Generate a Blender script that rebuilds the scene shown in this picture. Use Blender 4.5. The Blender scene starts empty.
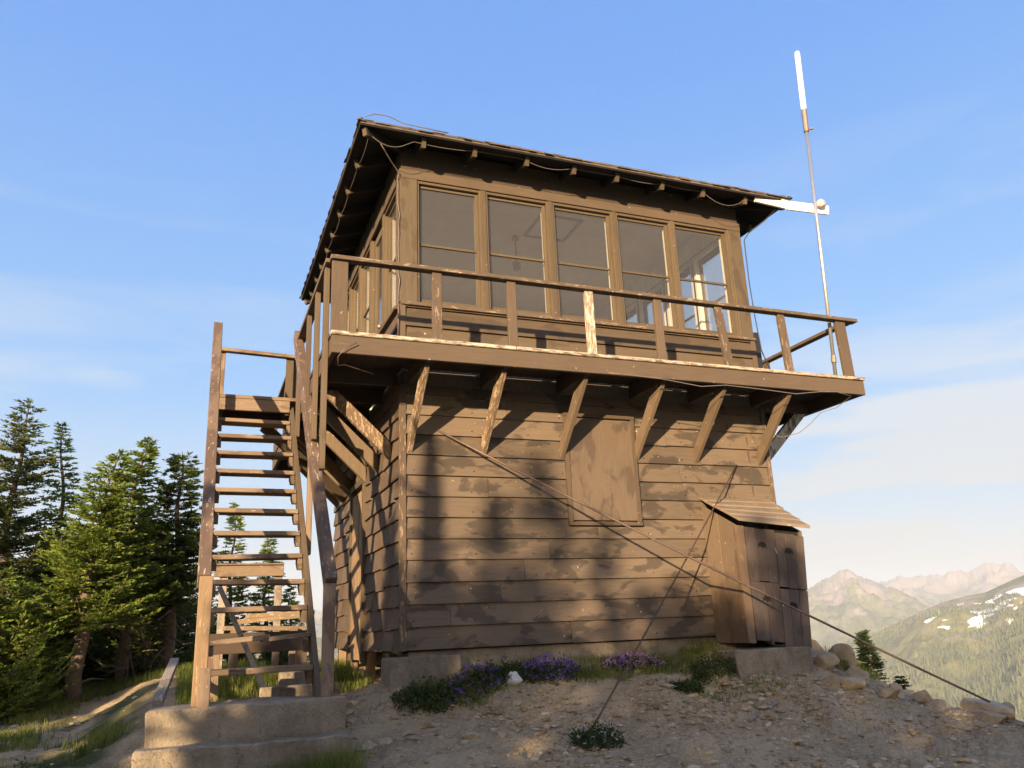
import bpy, bmesh, math, random
import numpy as np
from mathutils import Vector, Matrix, noise as mnoise
R = math.radians
random.seed(7)
scene = bpy.context.scene
COL = scene.collection
SX, SZ = 0.82, 0.26          # sun travels (SX, 1, -SZ)

# ------------------------------------------------------------------ materials
def nodes(name):
    m = bpy.data.materials.new(name); m.use_nodes = True
    nt = m.node_tree; nt.nodes.clear()
    o = nt.nodes.new('ShaderNodeOutputMaterial')
    b = nt.nodes.new('ShaderNodeBsdfPrincipled')
    nt.links.new(b.outputs[0], o.inputs[0])
    return m, nt, b, o
def N(nt, t, **k):
    n = nt.nodes.new(t)
    for a, v in k.items():
        if a.startswith('i_'):
            n.inputs[a[2:].replace('_', ' ')].default_value = v
        else: setattr(n, a, v)
    return n
def L(nt, a, b): nt.links.new(a, b)
def coords(nt, scale=(1, 1, 1), loc=(0, 0, 0)):
    t = N(nt, 'ShaderNodeTexCoord'); m = N(nt, 'ShaderNodeMapping')
    m.inputs['Scale'].default_value = scale; m.inputs['Location'].default_value = loc
    L(nt, t.outputs['Object'], m.inputs['Vector']); return m.outputs[0]
def noise(nt, vec, scale, detail=4, rough=.55, dist=0):
    n = N(nt, 'ShaderNodeTexNoise'); n.inputs['Scale'].default_value = scale
    n.inputs['Detail'].default_value = detail; n.inputs['Roughness'].default_value = rough
    n.inputs['Distortion'].default_value = dist
    L(nt, vec, n.inputs['Vector']); return n.outputs['Fac']
def ramp(nt, fac, stops):
    r = N(nt, 'ShaderNodeValToRGB'); e = r.color_ramp.elements
    while len(e) < len(stops): e.new(.5)
    for i, (p, c) in enumerate(stops):
        e[i].position = p; e[i].color = (c, c, c, 1) if isinstance(c, (int, float)) else (*c, 1)
    L(nt, fac, r.inputs[0]); return r.outputs[0]
def mix(nt, fac, a, b, mode='MIX'):
    m = N(nt, 'ShaderNodeMix', data_type='RGBA', blend_type=mode)
    for s, v in ((0, fac), (6, a), (7, b)):
        if isinstance(v, (int, float)): m.inputs[s].default_value = v if s == 0 else (v, v, v, 1)
        elif isinstance(v, tuple): m.inputs[s].default_value = (*v, 1)
        else: L(nt, v, m.inputs[s])
    return m.outputs[2]
def bump(nt, b, h, strength=.4, dist=.01):
    n = N(nt, 'ShaderNodeBump'); n.inputs['Strength'].default_value = strength
    n.inputs['Distance'].default_value = dist
    L(nt, h, n.inputs['Height']); L(nt, n.outputs[0], b.inputs['Normal'])
def stretch(axis, along=1.5, across=22):
    return tuple(along if a in axis else across for a in 'xyz')

def wood(name, base, axis='x', patch=None, worn=None, worn_at=.66, rough=.75, grain=.35, patch_at=.52, knots=0):
    m, nt, b, o = nodes(name)
    v = coords(nt)
    geo = N(nt, 'ShaderNodeNewGeometry')
    def shifted(vec, k=7.0):
        sc = N(nt, 'ShaderNodeVectorMath', operation='SCALE'); sc.inputs[0].default_value = (1, .7, .4); L(nt, geo.outputs['Random Per Island'], sc.inputs['Scale'])
        sc2 = N(nt, 'ShaderNodeVectorMath', operation='SCALE'); L(nt, sc.outputs[0], sc2.inputs[0]); sc2.inputs['Scale'].default_value = k
        ad = N(nt, 'ShaderNodeVectorMath', operation='ADD'); L(nt, vec, ad.inputs[0]); L(nt, sc2.outputs[0], ad.inputs[1]); return ad.outputs[0]
    g = noise(nt, shifted(coords(nt, stretch(axis)), 30), 3.0, 5, .6, .4)
    c = mix(nt, ramp(nt, g, [(.3, 0), (.7, 1)]), tuple(x*.78 for x in base), tuple(x*1.15 for x in base))
    big = noise(nt, v, 1.7, 3, .5)
    c = mix(nt, ramp(nt, big, [(.35, 0), (.7, .55)]), c, tuple(x*1.2 for x in base))
    if patch:
        p = noise(nt, shifted(coords(nt, tuple(1.0 if a in axis else 2.2 for a in 'xyz'), (3.1, 1.7, .6)), .35), 2.3, 3.5, .55, .35)
        pm = ramp(nt, p, [(patch_at-.01, 0), (patch_at+.045, .9)])
        c = mix(nt, pm, c, patch)
    if worn:
        w = noise(nt, coords(nt, stretch(axis, 3, 16), (5, 2, 9)), 3.2, 6, .7)
        wm = ramp(nt, w, [(worn_at, 0), (worn_at+.03, 1)])
        c = mix(nt, wm, c, worn)
        s = noise(nt, v, 26, 2, .5)
        c = mix(nt, ramp(nt, s, [(.745, 0), (.76, .9)]), c, (.5, .42, .33))
    oi = N(nt, 'ShaderNodeObjectInfo')
    mr = N(nt, 'ShaderNodeMapRange'); mr.inputs['To Min'].default_value = .86; mr.inputs['To Max'].default_value = 1.12
    L(nt, oi.outputs['Random'], mr.inputs[0])
    c = mix(nt, 1.0, c, mr.outputs[0], 'MULTIPLY')
    c = mix(nt, 1.0, c, ramp(nt, geo.outputs['Random Per Island'], [(0, .76), (1, 1.18)]), 'MULTIPLY')
    L(nt, c, b.inputs['Base Color'])
    L(nt, ramp(nt, g, [(.2, rough-.1), (.8, min(1, rough+.1))]), b.inputs['Roughness'])
    b.inputs['Specular IOR Level'].default_value = .3
    bump(nt, b, g, grain, .006)
    return m
BR = (.104, .074, .050); DK = (.085, .056, .034); BARE = (.27, .205, .145)
M = {}
for ax in 'xyz':
    M['paint_'+ax] = wood('brown_paint_'+ax, BR, ax, None, BARE, .68)
    M['peel_'+ax] = wood('peeling_paint_'+ax, BR, ax, None, (.27, .205, .145), .57)
    M['old_'+ax] = wood('weathered_wood_'+ax, (.20, .145, .10), ax, (.13, .088, .058), (.40, .33, .26), .62, .85, .6)
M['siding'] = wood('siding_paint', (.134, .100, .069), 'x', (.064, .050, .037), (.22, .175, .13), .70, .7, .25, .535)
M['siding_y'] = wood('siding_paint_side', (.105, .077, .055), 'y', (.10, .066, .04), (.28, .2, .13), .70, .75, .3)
M['shaded_header'] = wood('header_shade_paint', (.060, .044, .029), 'x', None, (.15, .11, .07), .72, .75, .25)  # brown paint darkened so the eave's shade is in the colour
M['white_post2'] = wood('weathered_pale_brace', (.42, .39, .35), 'yz', (.14, .11, .09), (.6, .56, .5), .5, .85, .5, .5)
M['post_paint'] = wood('post_paint', (.100, .074, .046), 'z', (.075, .055, .034), None, .7, .6, .12, .56)
M['cab_siding'] = wood('cab_siding_paint', (.088, .064, .040), 'x', (.066, .048, .03), (.19, .15, .1), .72, .7, .25, .53)
M['sheet'] = wood('plywood_paint', (.118, .086, .059), 'z', (.080, .058, .041), None, .7, .6, .12, .53)
M['brace_yz'] = wood('brace_paint', (.130, .093, .060), 'yz', None, (.27, .2, .13), .64, .7, .4)
M['brace_peel'] = wood('brace_peeling', (.15, .103, .064), 'yz', None, (.34, .25, .165), .52, .8, .6)
M['window_paint'] = wood('window_paint', (.098, .072, .044), 'z', None, (.24, .19, .125), .68, .7, .3)
M['soffit'] = wood('soffit_shade_boards', (.010, .008, .007), 'x', None, None, .7, .9, .3)  # near-black base: the unlit look under the eaves is put into the colour
M['rafter'] = wood('rafter_shade', (.022, .017, .013), 'y', None, None, .7, .85, .3)  # rafter sides coloured near black to stand for eave shade
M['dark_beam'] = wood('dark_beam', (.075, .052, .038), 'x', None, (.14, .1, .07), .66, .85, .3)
M['shed'] = wood('shed_boards', (.112, .084, .068), 'z', (.08, .062, .052), (.24, .21, .185), .665, .8, .5)
M['shed_side'] = wood('shed_side_boards', (.165, .118, .078), 'z', (.13, .085, .055), (.28, .21, .15), .68, .75, .4)
M['shed_roof'] = wood('shed_roof_boards', (.20, .155, .11), 'x', (.20, .145, .10), (.42, .34, .26), .6, .85, .6)
M['shaded_deck'] = wood('deck_underside_shade', (.07, .052, .04), 'y', None, None, .7, .9, .3)  # planks coloured dark to paint in the shade beneath the catwalk
M['deck'] = wood('deck_boards', (.22, .17, .125), 'x', (.13, .095, .065), (.44, .37, .29), .47, .9, .5)
M['grey_wood'] = wood('grey_lumber', (.28, .24, .20), 'y', (.2, .16, .12), (.45, .4, .34), .6, .9, .5)
M['lumber'] = wood('raw_lumber', (.22, .165, .11), 'x', (.28, .19, .11), (.5, .38, .26), .6, .85, .5)
M['rail_post_old'] = wood('stair_post_wood', (.23, .155, .09), 'z', (.14, .095, .06), (.36, .27, .18), .6, .8, .5, .56)
M['handrail'] = wood('stair_rail_wood', (.115, .078, .056), 'yz', (.17, .12, .085), (.42, .35, .28), .60, .7, .4)
M['white_trim'] = wood('white_interior_paint', (.62, .60, .55), 'z', None, None, .7, .6, .1)
M['white_board'] = wood('white_board', (.80, .76, .68), 'x', None, (.35, .27, .2), .66, .6, .3)

def plain(name, col, rough=.6, metal=0, bs=0, sc=30, var=.2):
    m, nt, b, o = nodes(name)
    n = noise(nt, coords(nt), sc, 4)
    c = mix(nt, ramp(nt, n, [(.3, 0), (.7, 1)]), tuple(x*(1-var) for x in col), tuple(min(1, x*(1+var)) for x in col))
    L(nt, c, b.inputs['Base Color']); b.inputs['Roughness'].default_value = rough; b.inputs['Metallic'].default_value = metal
    if bs: bump(nt, b, n, bs, .01)
    return m
M['ceiling'] = plain('ceiling_paint', (.72, .67, .62), .7, 0, 0, 4, .05)
M['fiberglass'] = plain('white_fiberglass', (.86, .86, .84), .35, 0, 0, 5, .03)
M['steel'] = plain('galvanised_steel', (.55, .56, .55), .4, .8, .05, 40, .1)
M['dull_metal'] = plain('dull_metal', (.30, .24, .2), .5, .7, .1, 40, .2)
M['cable'] = plain('grey_cable', (.16, .14, .12), .55)
M['black_rubber'] = plain('black_rubber', (.02, .02, .022), .5)
M['wire_rope'] = plain('rusty_wire_rope', (.10, .065, .045), .6, .4)
M['strand'] = plain('guy_strand', (.16, .11, .085), .5, .4)
M['insulator'] = plain('pink_tape', (.62, .42, .38), .6)
M['hole'] = plain('dark_hole', (.012, .010, .009), 1)
M['interior_dark'] = plain('interior_dark', (.16, .13, .10), .8)

def concrete():
    m, nt, b, o = nodes('old_concrete'); v = coords(nt)
    n = noise(nt, v, 4, 6, .65); f = noise(nt, v, 38, 5, .75)
    c = mix(nt, ramp(nt, n, [(.35, 0), (.68, 1)]), (.20, .16, .11), (.35, .285, .20))
    c = mix(nt, ramp(nt, f, [(.56, 0), (.66, .6)]), c, (.12, .10, .08))
    lay = noise(nt, coords(nt, (1, 1, 14)), 3, 3)
    c = mix(nt, ramp(nt, lay, [(.52, 0), (.6, .35)]), c, (.28, .235, .17))
    vo = N(nt, 'ShaderNodeTexVoronoi', feature='DISTANCE_TO_EDGE'); vo.inputs['Scale'].default_value = 1.9
    wn = N(nt, 'ShaderNodeTexNoise'); wn.inputs['Scale'].default_value = 4; wn.inputs['Detail'].default_value = 6; L(nt, v, wn.inputs['Vector']); vd = N(nt, 'ShaderNodeVectorMath', operation='ADD'); L(nt, v, vd.inputs[0]); L(nt, wn.outputs['Color'], vd.inputs[1]); L(nt, vd.outputs[0], vo.inputs['Vector'])
    c = mix(nt, ramp(nt, vo.outputs['Distance'], [(.0, .85), (.008, 0)]), c, (.05, .04, .03))
    st = noise(nt, coords(nt, (1, 1, .3)), 3.4, 5, .65)
    c = mix(nt, ramp(nt, st, [(.50, 0), (.66, .6)]), c, (.11, .095, .07))
    L(nt, c, b.inputs['Base Color']); b.inputs['Roughness'].default_value = .92
    h = mix(nt, .5, n, f); bump(nt, b, h, 1.0, .035)
    return m
M['concrete'] = concrete()
def rockmat(name, a, b_, sc=5):
    m, nt, b, o = nodes(name); v = coords(nt)
    n = noise(nt, v, sc, 7, .65, .4); oi = N(nt, 'ShaderNodeObjectInfo')
    c = mix(nt, ramp(nt, n, [(.3, 0), (.7, 1)]), a, b_)
    f = noise(nt, v, sc*9, 3); c = mix(nt, ramp(nt, f, [(.55, 0), (.7, .5)]), c, tuple(x*.55 for x in a))
    mr = N(nt, 'ShaderNodeMapRange'); mr.inputs['To Min'].default_value = .75; mr.inputs['To Max'].default_value = 1.2
    L(nt, oi.outputs['Random'], mr.inputs[0]); c = mix(nt, 1., c, mr.outputs[0], 'MULTIPLY')
    L(nt, c, b.inputs['Base Color']); b.inputs['Roughness'].default_value = .93
    bump(nt, b, n, .7, .03); return m
M['rock'] = rockmat('pale_rock', (.28, .215, .13), (.46, .37, .25))
M['rock_dark'] = rockmat('dark_rock', (.10, .085, .07), (.24, .20, .165), 3)
M['rock_white'] = rockmat('white_rock', (.42, .40, .37), (.58, .55, .5), 3)
def leafmat(name, a, b_, c_=None, sc=3, trans=.45):
    m, nt, b, o = nodes(name)
    n = noise(nt, coords(nt), sc, 3); g = N(nt, 'ShaderNodeNewGeometry')
    c = mix(nt, ramp(nt, n, [(.35, 0), (.65, 1)]), a, b_)
    rr = ramp(nt, g.outputs['Random Per Island'], [(0, .65), (1, 1.35)])
    c = mix(nt, 1., c, rr, 'MULTIPLY')
    L(nt, c, b.inputs['Base Color']); b.inputs['Roughness'].default_value = .6
    b.inputs['Specular IOR Level'].default_value = .25
    t = N(nt, 'ShaderNodeBsdfTranslucent'); L(nt, c, t.inputs[0]); ms = N(nt, 'ShaderNodeMixShader'); ms.inputs[0].default_value = trans
    L(nt, b.outputs[0], ms.inputs[1]); L(nt, t.outputs[0], ms.inputs[2]); L(nt, ms.outputs[0], o.inputs[0])
    return m
M['fir'] = leafmat('fir_needles', (.13, .19, .03), (.25, .31, .05))
M['fir_pale'] = leafmat('fir_needles_pale', (.11, .14, .04), (.20, .22, .065))
M['fir_dark'] = leafmat('fir_needles_dark', (.08, .125, .03), (.14, .18, .042))
M['fir_deep'] = leafmat('fir_needles_deep', (.03, .052, .02), (.05, .075, .026), trans=.2)
M['bark'] = plain('conifer_bark', (.13, .095, .068), .95, 0, .8, 25, .35)
M['grass'] = leafmat('grass_blades', (.12, .16, .028), (.25, .27, .06), sc=2)
M['herb'] = leafmat('herb_leaves', (.035, .065, .02), (.08, .11, .03), sc=6)
M['purple'] = leafmat('purple_petals', (.22, .12, .50), (.36, .20, .62), sc=9)
M['lilac'] = leafmat('lilac_petals', (.55, .28, .58), (.70, .42, .68), sc=9)
M['white_petal'] = leafmat('white_petals', (.7, .7, .66), (.8, .8, .76), sc=9)

def glass():
    m, nt, b, o = nodes('old_window_glass'); nt.nodes.remove(b)
    t = N(nt, 'ShaderNodeBsdfTransparent'); t.inputs[0].default_value = (.93, .93, .91, 1)
    gl = N(nt, 'ShaderNodeBsdfGlossy'); gl.inputs['Roughness'].default_value = .03
    d = N(nt, 'ShaderNodeBsdfDiffuse'); d.inputs[0].default_value = (.4, .36, .3, 1)
    lw0 = N(nt, 'ShaderNodeLayerWeight'); lw0.inputs[0].default_value = .5; lw = N(nt, 'ShaderNodeMapRange'); L(nt, lw0.outputs['Facing'], lw.inputs[0]); lw.inputs[1].default_value = .3; lw.inputs[2].default_value = 1.0; lw.inputs[3].default_value = .04; lw.inputs[4].default_value = .5
    m1 = N(nt, 'ShaderNodeMixShader'); L(nt, lw.outputs[0], m1.inputs[0]); L(nt, t.outputs[0], m1.inputs[1]); L(nt, gl.outputs[0], m1.inputs[2])
    m2 = N(nt, 'ShaderNodeMixShader'); m2.inputs[0].default_value = .05
    L(nt, m1.outputs[0], m2.inputs[1]); L(nt, d.outputs[0], m2.inputs[2]); L(nt, m2.outputs[0], o.inputs[0])
    return m
M['glass'] = glass()

# ------------------------------------------------------------------ helpers
def box(bm, x0, x1, y0, y1, z0, z1, shear=None):
    vs = [bm.verts.new((x, y, z)) for x in (x0, x1) for y in (y0, y1) for z in (z0, z1)]
    for f in ((0, 1, 3, 2), (4, 6, 7, 5), (0, 4, 5, 1), (2, 3, 7, 6), (0, 2, 6, 4), (1, 5, 7, 3)):
        bm.faces.new([vs[i] for i in f])
    return vs
def beam(bm, p0, p1, w, t, up=(0, 0, 1), taper=1.0):
    p0, p1 = Vector(p0), Vector(p1); d = (p1-p0).normalized(); up = Vector(up)
    s = d.cross(up).normalized(); u = s.cross(d).normalized()
    vs = []
    for p, k in ((p0, 1), (p1, taper)):
        for a, b in ((-1, -1), (1, -1), (1, 1), (-1, 1)):
            vs.append(bm.verts.new(p+s*(a*w/2*k)+u*(b*t/2*k)))
    for f in ((3, 2, 1, 0), (4, 5, 6, 7), (0, 1, 5, 4), (1, 2, 6, 5), (2, 3, 7, 6), (3, 0, 4, 7)):
        bm.faces.new([vs[i] for i in f])
    return vs
def tube(bm, pts, r, n=8, cap=True):
    pts = [Vector(p) for p in pts]; rings = []
    for i, p in enumerate(pts):
        d = (pts[min(i+1, len(pts)-1)]-pts[max(i-1, 0)]).normalized()
        a = d.orthogonal().normalized() if i == 0 else (a-d*a.dot(d)).normalized()
        b = d.cross(a); rr = r[i] if isinstance(r, (list, tuple)) else r
        rings.append([bm.verts.new(p+(a*math.cos(2*math.pi*k/n)+b*math.sin(2*math.pi*k/n))*rr) for k in range(n)])
    for A, B in zip(rings, rings[1:]):
        for k in range(n): bm.faces.new((A[k], A[(k+1) % n], B[(k+1) % n], B[k]))
    if cap: bm.faces.new(rings[0][::-1]); bm.faces.new(rings[-1])
def prism(bm, poly, off):
    a = [bm.verts.new(p) for p in poly]; off = Vector(off); b = [bm.verts.new(Vector(p)+off) for p in poly]; n = len(a)
    bm.faces.new(a); bm.faces.new(b[::-1])
    for i in range(n): bm.faces.new((a[i], b[i], b[(i+1) % n], a[(i+1) % n]))
def world_loc(o):
    v = Vector((0, 0, 0))
    while o: v += o.location; o = o.parent
    return v
def tag(o, label=None, cat=None, group=None, kind=None):
    if label: o['label'] = label
    if cat: o['category'] = cat
    if group: o['group'] = group
    if kind: o['kind'] = kind
    return o
def empty(name, loc, label, cat, group=None):
    o = bpy.data.objects.new(name, None); COL.objects.link(o); o.location = loc; o.empty_display_size = .2
    return tag(o, label, cat, group)
def obj(name, bm, mat, parent=None, base=None, bevel=0, smooth=False, label=None):
    """bm is in world coordinates; the object's origin goes to the parent's origin or to base"""
    org = world_loc(parent) if parent else Vector(base or (0, 0, 0))
    if base and parent: org = Vector(base)
    bmesh.ops.recalc_face_normals(bm, faces=bm.faces)
    me = bpy.data.meshes.new(name)
    for v in bm.verts: v.co -= org
    bm.to_mesh(me); bm.free()
    me.materials.append(mat)
    if smooth:
        for p in me.polygons: p.use_smooth = True
    o = bpy.data.objects.new(name, me); COL.objects.link(o)
    if parent: o.parent = parent; o.location = org-world_loc(parent)
    else: o.location = org
    if bevel:
        md = o.modifiers.new('bevel', 'BEVEL'); md.width = bevel; md.segments = 1; md.limit_method = 'ANGLE'
    if label: o['label'] = label
    return o
def pyobj(name, verts, faces, mat, parent=None, base=(0, 0, 0), smooth=False):
    me = bpy.data.meshes.new(name); me.from_pydata(verts, [], faces); me.materials.append(mat)
    if smooth: me.polygons.foreach_set('use_smooth', [True]*len(me.polygons))
    o = bpy.data.objects.new(name, me); COL.objects.link(o)
    if parent: o.parent = parent
    else: o.location = base
    return o
def copy_tree(o, parent=None):
    c = o.copy(); COL.objects.link(c); c.parent = parent
    for ch in list(o.children): copy_tree(ch, c)
    return c
def B(): return bmesh.new()
J = lambda a: random.uniform(-a, a)

# ------------------------------------------------------------------ terrain
def vnoise(x, y, seed=0):
    xi = np.floor(x).astype(np.int64); yi = np.floor(y).astype(np.int64); xf = x-xi; yf = y-yi
    def h(a, b):
        n = (a*374761393 + b*668265263 + seed*1442695) & 0x7fffffff
        n = ((n ^ (n >> 13))*1274126177) & 0x7fffffff
        n = (n ^ (n >> 16)) & 0xffff
        return n/65535.0
    u = xf*xf*xf*(xf*(xf*6-15)+10); v = yf*yf*yf*(yf*(yf*6-15)+10)
    return (h(xi, yi)*(1-u)+h(xi+1, yi)*u)*(1-v)+(h(xi, yi+1)*(1-u)+h(xi+1, yi+1)*u)*v
def fbm(x, y, oct=5, seed=0, gain=.5, ridge=False):
    s = 0; a = 1; t = 0
    for i in range(oct):
        n = vnoise(x*2**i+17.3*i, y*2**i-9.1*i, seed+i)
        if ridge: n = 1-abs(2*n-1)
        s = s+a*n; t += a; a *= gain
    return s/t
def sstep(a, b, x):
    t = np.clip((x-a)/(b-a), 0, 1); return t*t*(3-2*t)
CX, CY, CZ = -1.8499, -7.6919, .1773
def az_interp(az, tab):
    return np.interp(az, [t[0] for t in tab], [t[1] for t in tab])
def height(x, y, detail=True):
    x = np.asarray(x, float); y = np.asarray(y, float)
    pf = np.interp(y, [-9, -8, -4, -2, -1.3, -.8, -.4, 0, .5, 4, 6], [-1.52, -1.5, -1.15, -.86, -.70, -.53, -.31, -.16, -.16, -.3, -.6])
    pl = np.interp(y, [-9, -8, -4, -2, -1, 0, 2, 5, 8, 11], [-1.6, -1.55, -1.2, -.98, -.82, -.64, -.48, -.32, -.25, -.6])
    plr = np.interp(y, [-9, -8, -4, -2, -1, -.4, .3, 1, 2, 5, 8, 11], [-1.6, -1.55, -1.2, -.98, -.82, -.62, -.32, -.18, -.13, -.13, -.2, -.5])
    pl = pl+(plr-pl)*sstep(-2.9, -1.95, x)
    k = sstep(-1.3, -.05, x)*sstep(1.0, .2, y)
    h = pl*(1-k)+pf*k
    h = h-.10*sstep(3.0, 4.4, x)*sstep(1.0, -.2, y)+.03*np.exp(-((x-2.3)/1.3)**2)
    h = h-.14*sstep(.9, .0, x)*sstep(-1.2, -.4, y)
    h = h+.16*sstep(2.6, 3.2, x)*sstep(4.9, 4.2, x)*sstep(-1.7, -.8, y)*sstep(.5, -.4, y)
    # left of the path the ground dips a little, then the hilltop ends
    h = h-.10*sstep(-2.4, -4.5, x)
    d = np.hypot(x-CX, y-CY)
    if detail:
        h = h+(fbm(x*1.3, y*1.3, 4, 3)-.5)*.16+(fbm(x*6, y*6, 4, 9)-.5)*.075*sstep(40, 10, d)
    if detail:
        rk = sstep(.40, .62, fbm(x*.9+4, y*.9, 3, 55))*sstep(-1.2, .2, x)*sstep(30, 8, d)
        cell = np.floor((fbm(x*5, y*5, 3, 71))*9)/9+.5*np.floor(fbm(x*13, y*11, 2, 73)*6)/6
        h = h+(cell-.75)*.10*rk
    s = .87*(x-5.22)+.5*(y+1.6)+(fbm(x*.7, y*.7, 3, 21)-.5)*.5
    h = h+.05*sstep(-.9, -.1, s)
    h = h-sstep(0, 1.2, s)*.5-np.maximum(s-.4, 0)*.62
    s2 = np.maximum(y-9.5, 0)+np.maximum(-9-x, 0)
    h = h-np.minimum(s2, 400)*.45
    h = h-np.maximum(-14-y, 0)*.25
    # --- far country
    rr = d; az = np.degrees(np.arctan2(x-CX, y-CY))
    near = np.maximum(h, -330+fbm(x/300, y/300, 3, 5)*60)
    fx, fy = x/1000, y/1000
    rough = (fbm(fx*3.2, fy*3.2, 6, 41, .55, True)-.55)
    hA = az_interp(az, [(-200, .2), (-30, .6), (0, .2), (20, -1), (37, -4.6), (40, -3.6), (41.3, -2.4), (42.6, -1.7), (43.9, -1.35), (45.7, -.7), (46.9, -.14), (48.06, .34), (49.2, .62), (50.6, .84), (51.7, 1.3), (52.8, 1.75), (57, 2.2), (70, 1), (100, -.5), (200, .2)])
    RA = 2600
    zA = np.tan(np.radians(hA))*RA
    tA = np.clip((rr-650)/(RA-650), 0, 1)
    A = -330+(zA+330)*tA**1.05
    A = np.where(rr > RA, zA-(rr-RA)*.38, A)+rough*110*np.clip(tA*1.4, 0, 1)*np.where(rr > RA, .5, 1)*sstep(1.0, .8, tA)+rough*14
    hB = az_interp(az, [(-200, 1), (-60, 1.8), (-20, .8), (10, 1.2), (30, .5), (37, 1.0), (40.4, 1.55), (41.4, 1.96), (42.0, 2.15), (42.65, 2.42), (43.4, 2.55), (44.06, 1.98), (45.1, 1.4), (46.5, .7), (48, .16), (52, -.8), (60, -1), (90, 1.5), (200, 1)])
    RB = 5400; zB = np.tan(np.radians(hB))*RB
    tB = np.clip((rr-2900)/(RB-2900), 0, 1)
    Bm = -420+(zB+420)*tB**.9+rough*190*sstep(0, .3, tB)*sstep(1.02, .9, tB)+rough*26
    Bm = np.where(rr > RB, zB-(rr-RB)*.35, Bm)+(fbm(az*1.4, rr*0, 5, 91, .6, True)-.6)*45*sstep(.7, 1, tB)*sstep(6600, 5500, rr)
    hC = az_interp(az, [(-200, 1.6), (-90, 1), (-20, 2), (20, 1.2), (38, .8), (42, .9), (44.3, 1.35), (45.5, 1.85), (46.2, 1.8), (47.2, 2.02), (48, 1.85), (48.6, 1.9), (49.7, 1.9), (50.3, 2.2), (50.9, 2.6), (51.4, 2.35), (51.9, 2.5), (52.8, 1.9), (56, 1.5), (80, 2), (200, 1.6)])
    RC = 8200; zC = np.tan(np.radians(hC))*RC
    tC = np.clip((rr-6000)/(RC-6000), 0, 1)
    Cm = -300+(zC+300)*tC+rough*200*sstep(0, .3, tC)*sstep(1.02, .9, tC)+rough*25
    Cm = np.where(rr > RC, zC-(rr-RC)*.3, Cm)+(fbm(az*1.1, rr*0, 5, 93, .6, True)-.6)*70*sstep(.7, 1, tC)
    far = np.maximum(np.maximum(np.where(rr > 640, A, -1e4), np.where(rr > 2600, Bm, -1e4)), np.where(rr > 5600, Cm, -1e4))
    return np.where(rr < 640, near, np.maximum(np.minimum(near, -250), far))
def hgt(x, y): return float(height(np.array([x]), np.array([y]))[0])

angs = np.concatenate([np.arange(-180, -14, 1.0), np.arange(-14, 34, .25), np.arange(34, 56, .07), np.arange(56, 70, .3), np.arange(70, 180, 1.0)])
def polar(name, radii, mat, kind):
    A, Rr = np.meshgrid(np.radians(angs), radii)
    X = CX+np.sin(A)*Rr; Y = CY+np.cos(A)*Rr
    Z = height(X, Y)
    nr, na = A.shape
    v = np.stack([X, Y, Z], -1).reshape(-1, 3)
    i = np.arange(nr-1)[:, None]*na+np.arange(na)[None, :]
    j = np.arange(nr-1)[:, None]*na+(np.arange(na)[None, :]+1) % na
    q = np.stack([i, i+na, j+na, j], -1).reshape(-1, 4)
    me = bpy.data.meshes.new(name)
    me.vertices.add(len(v)); me.vertices.foreach_set('co', v.ravel())
    me.loops.add(q.size); me.loops.foreach_set('vertex_index', q.ravel())
    me.polygons.add(len(q)); me.polygons.foreach_set('loop_start', np.arange(len(q))*4)
    me.polygons.foreach_set('loop_total', np.full(len(q), 4))
    me.update(calc_edges=True); me.validate()
    me.polygons.foreach_set('use_smooth', [True]*len(me.polygons))
    me.materials.append(mat)
    o = bpy.data.objects.new(name, me); COL.objects.link(o); tag(o, kind=kind)
    return o
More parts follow.
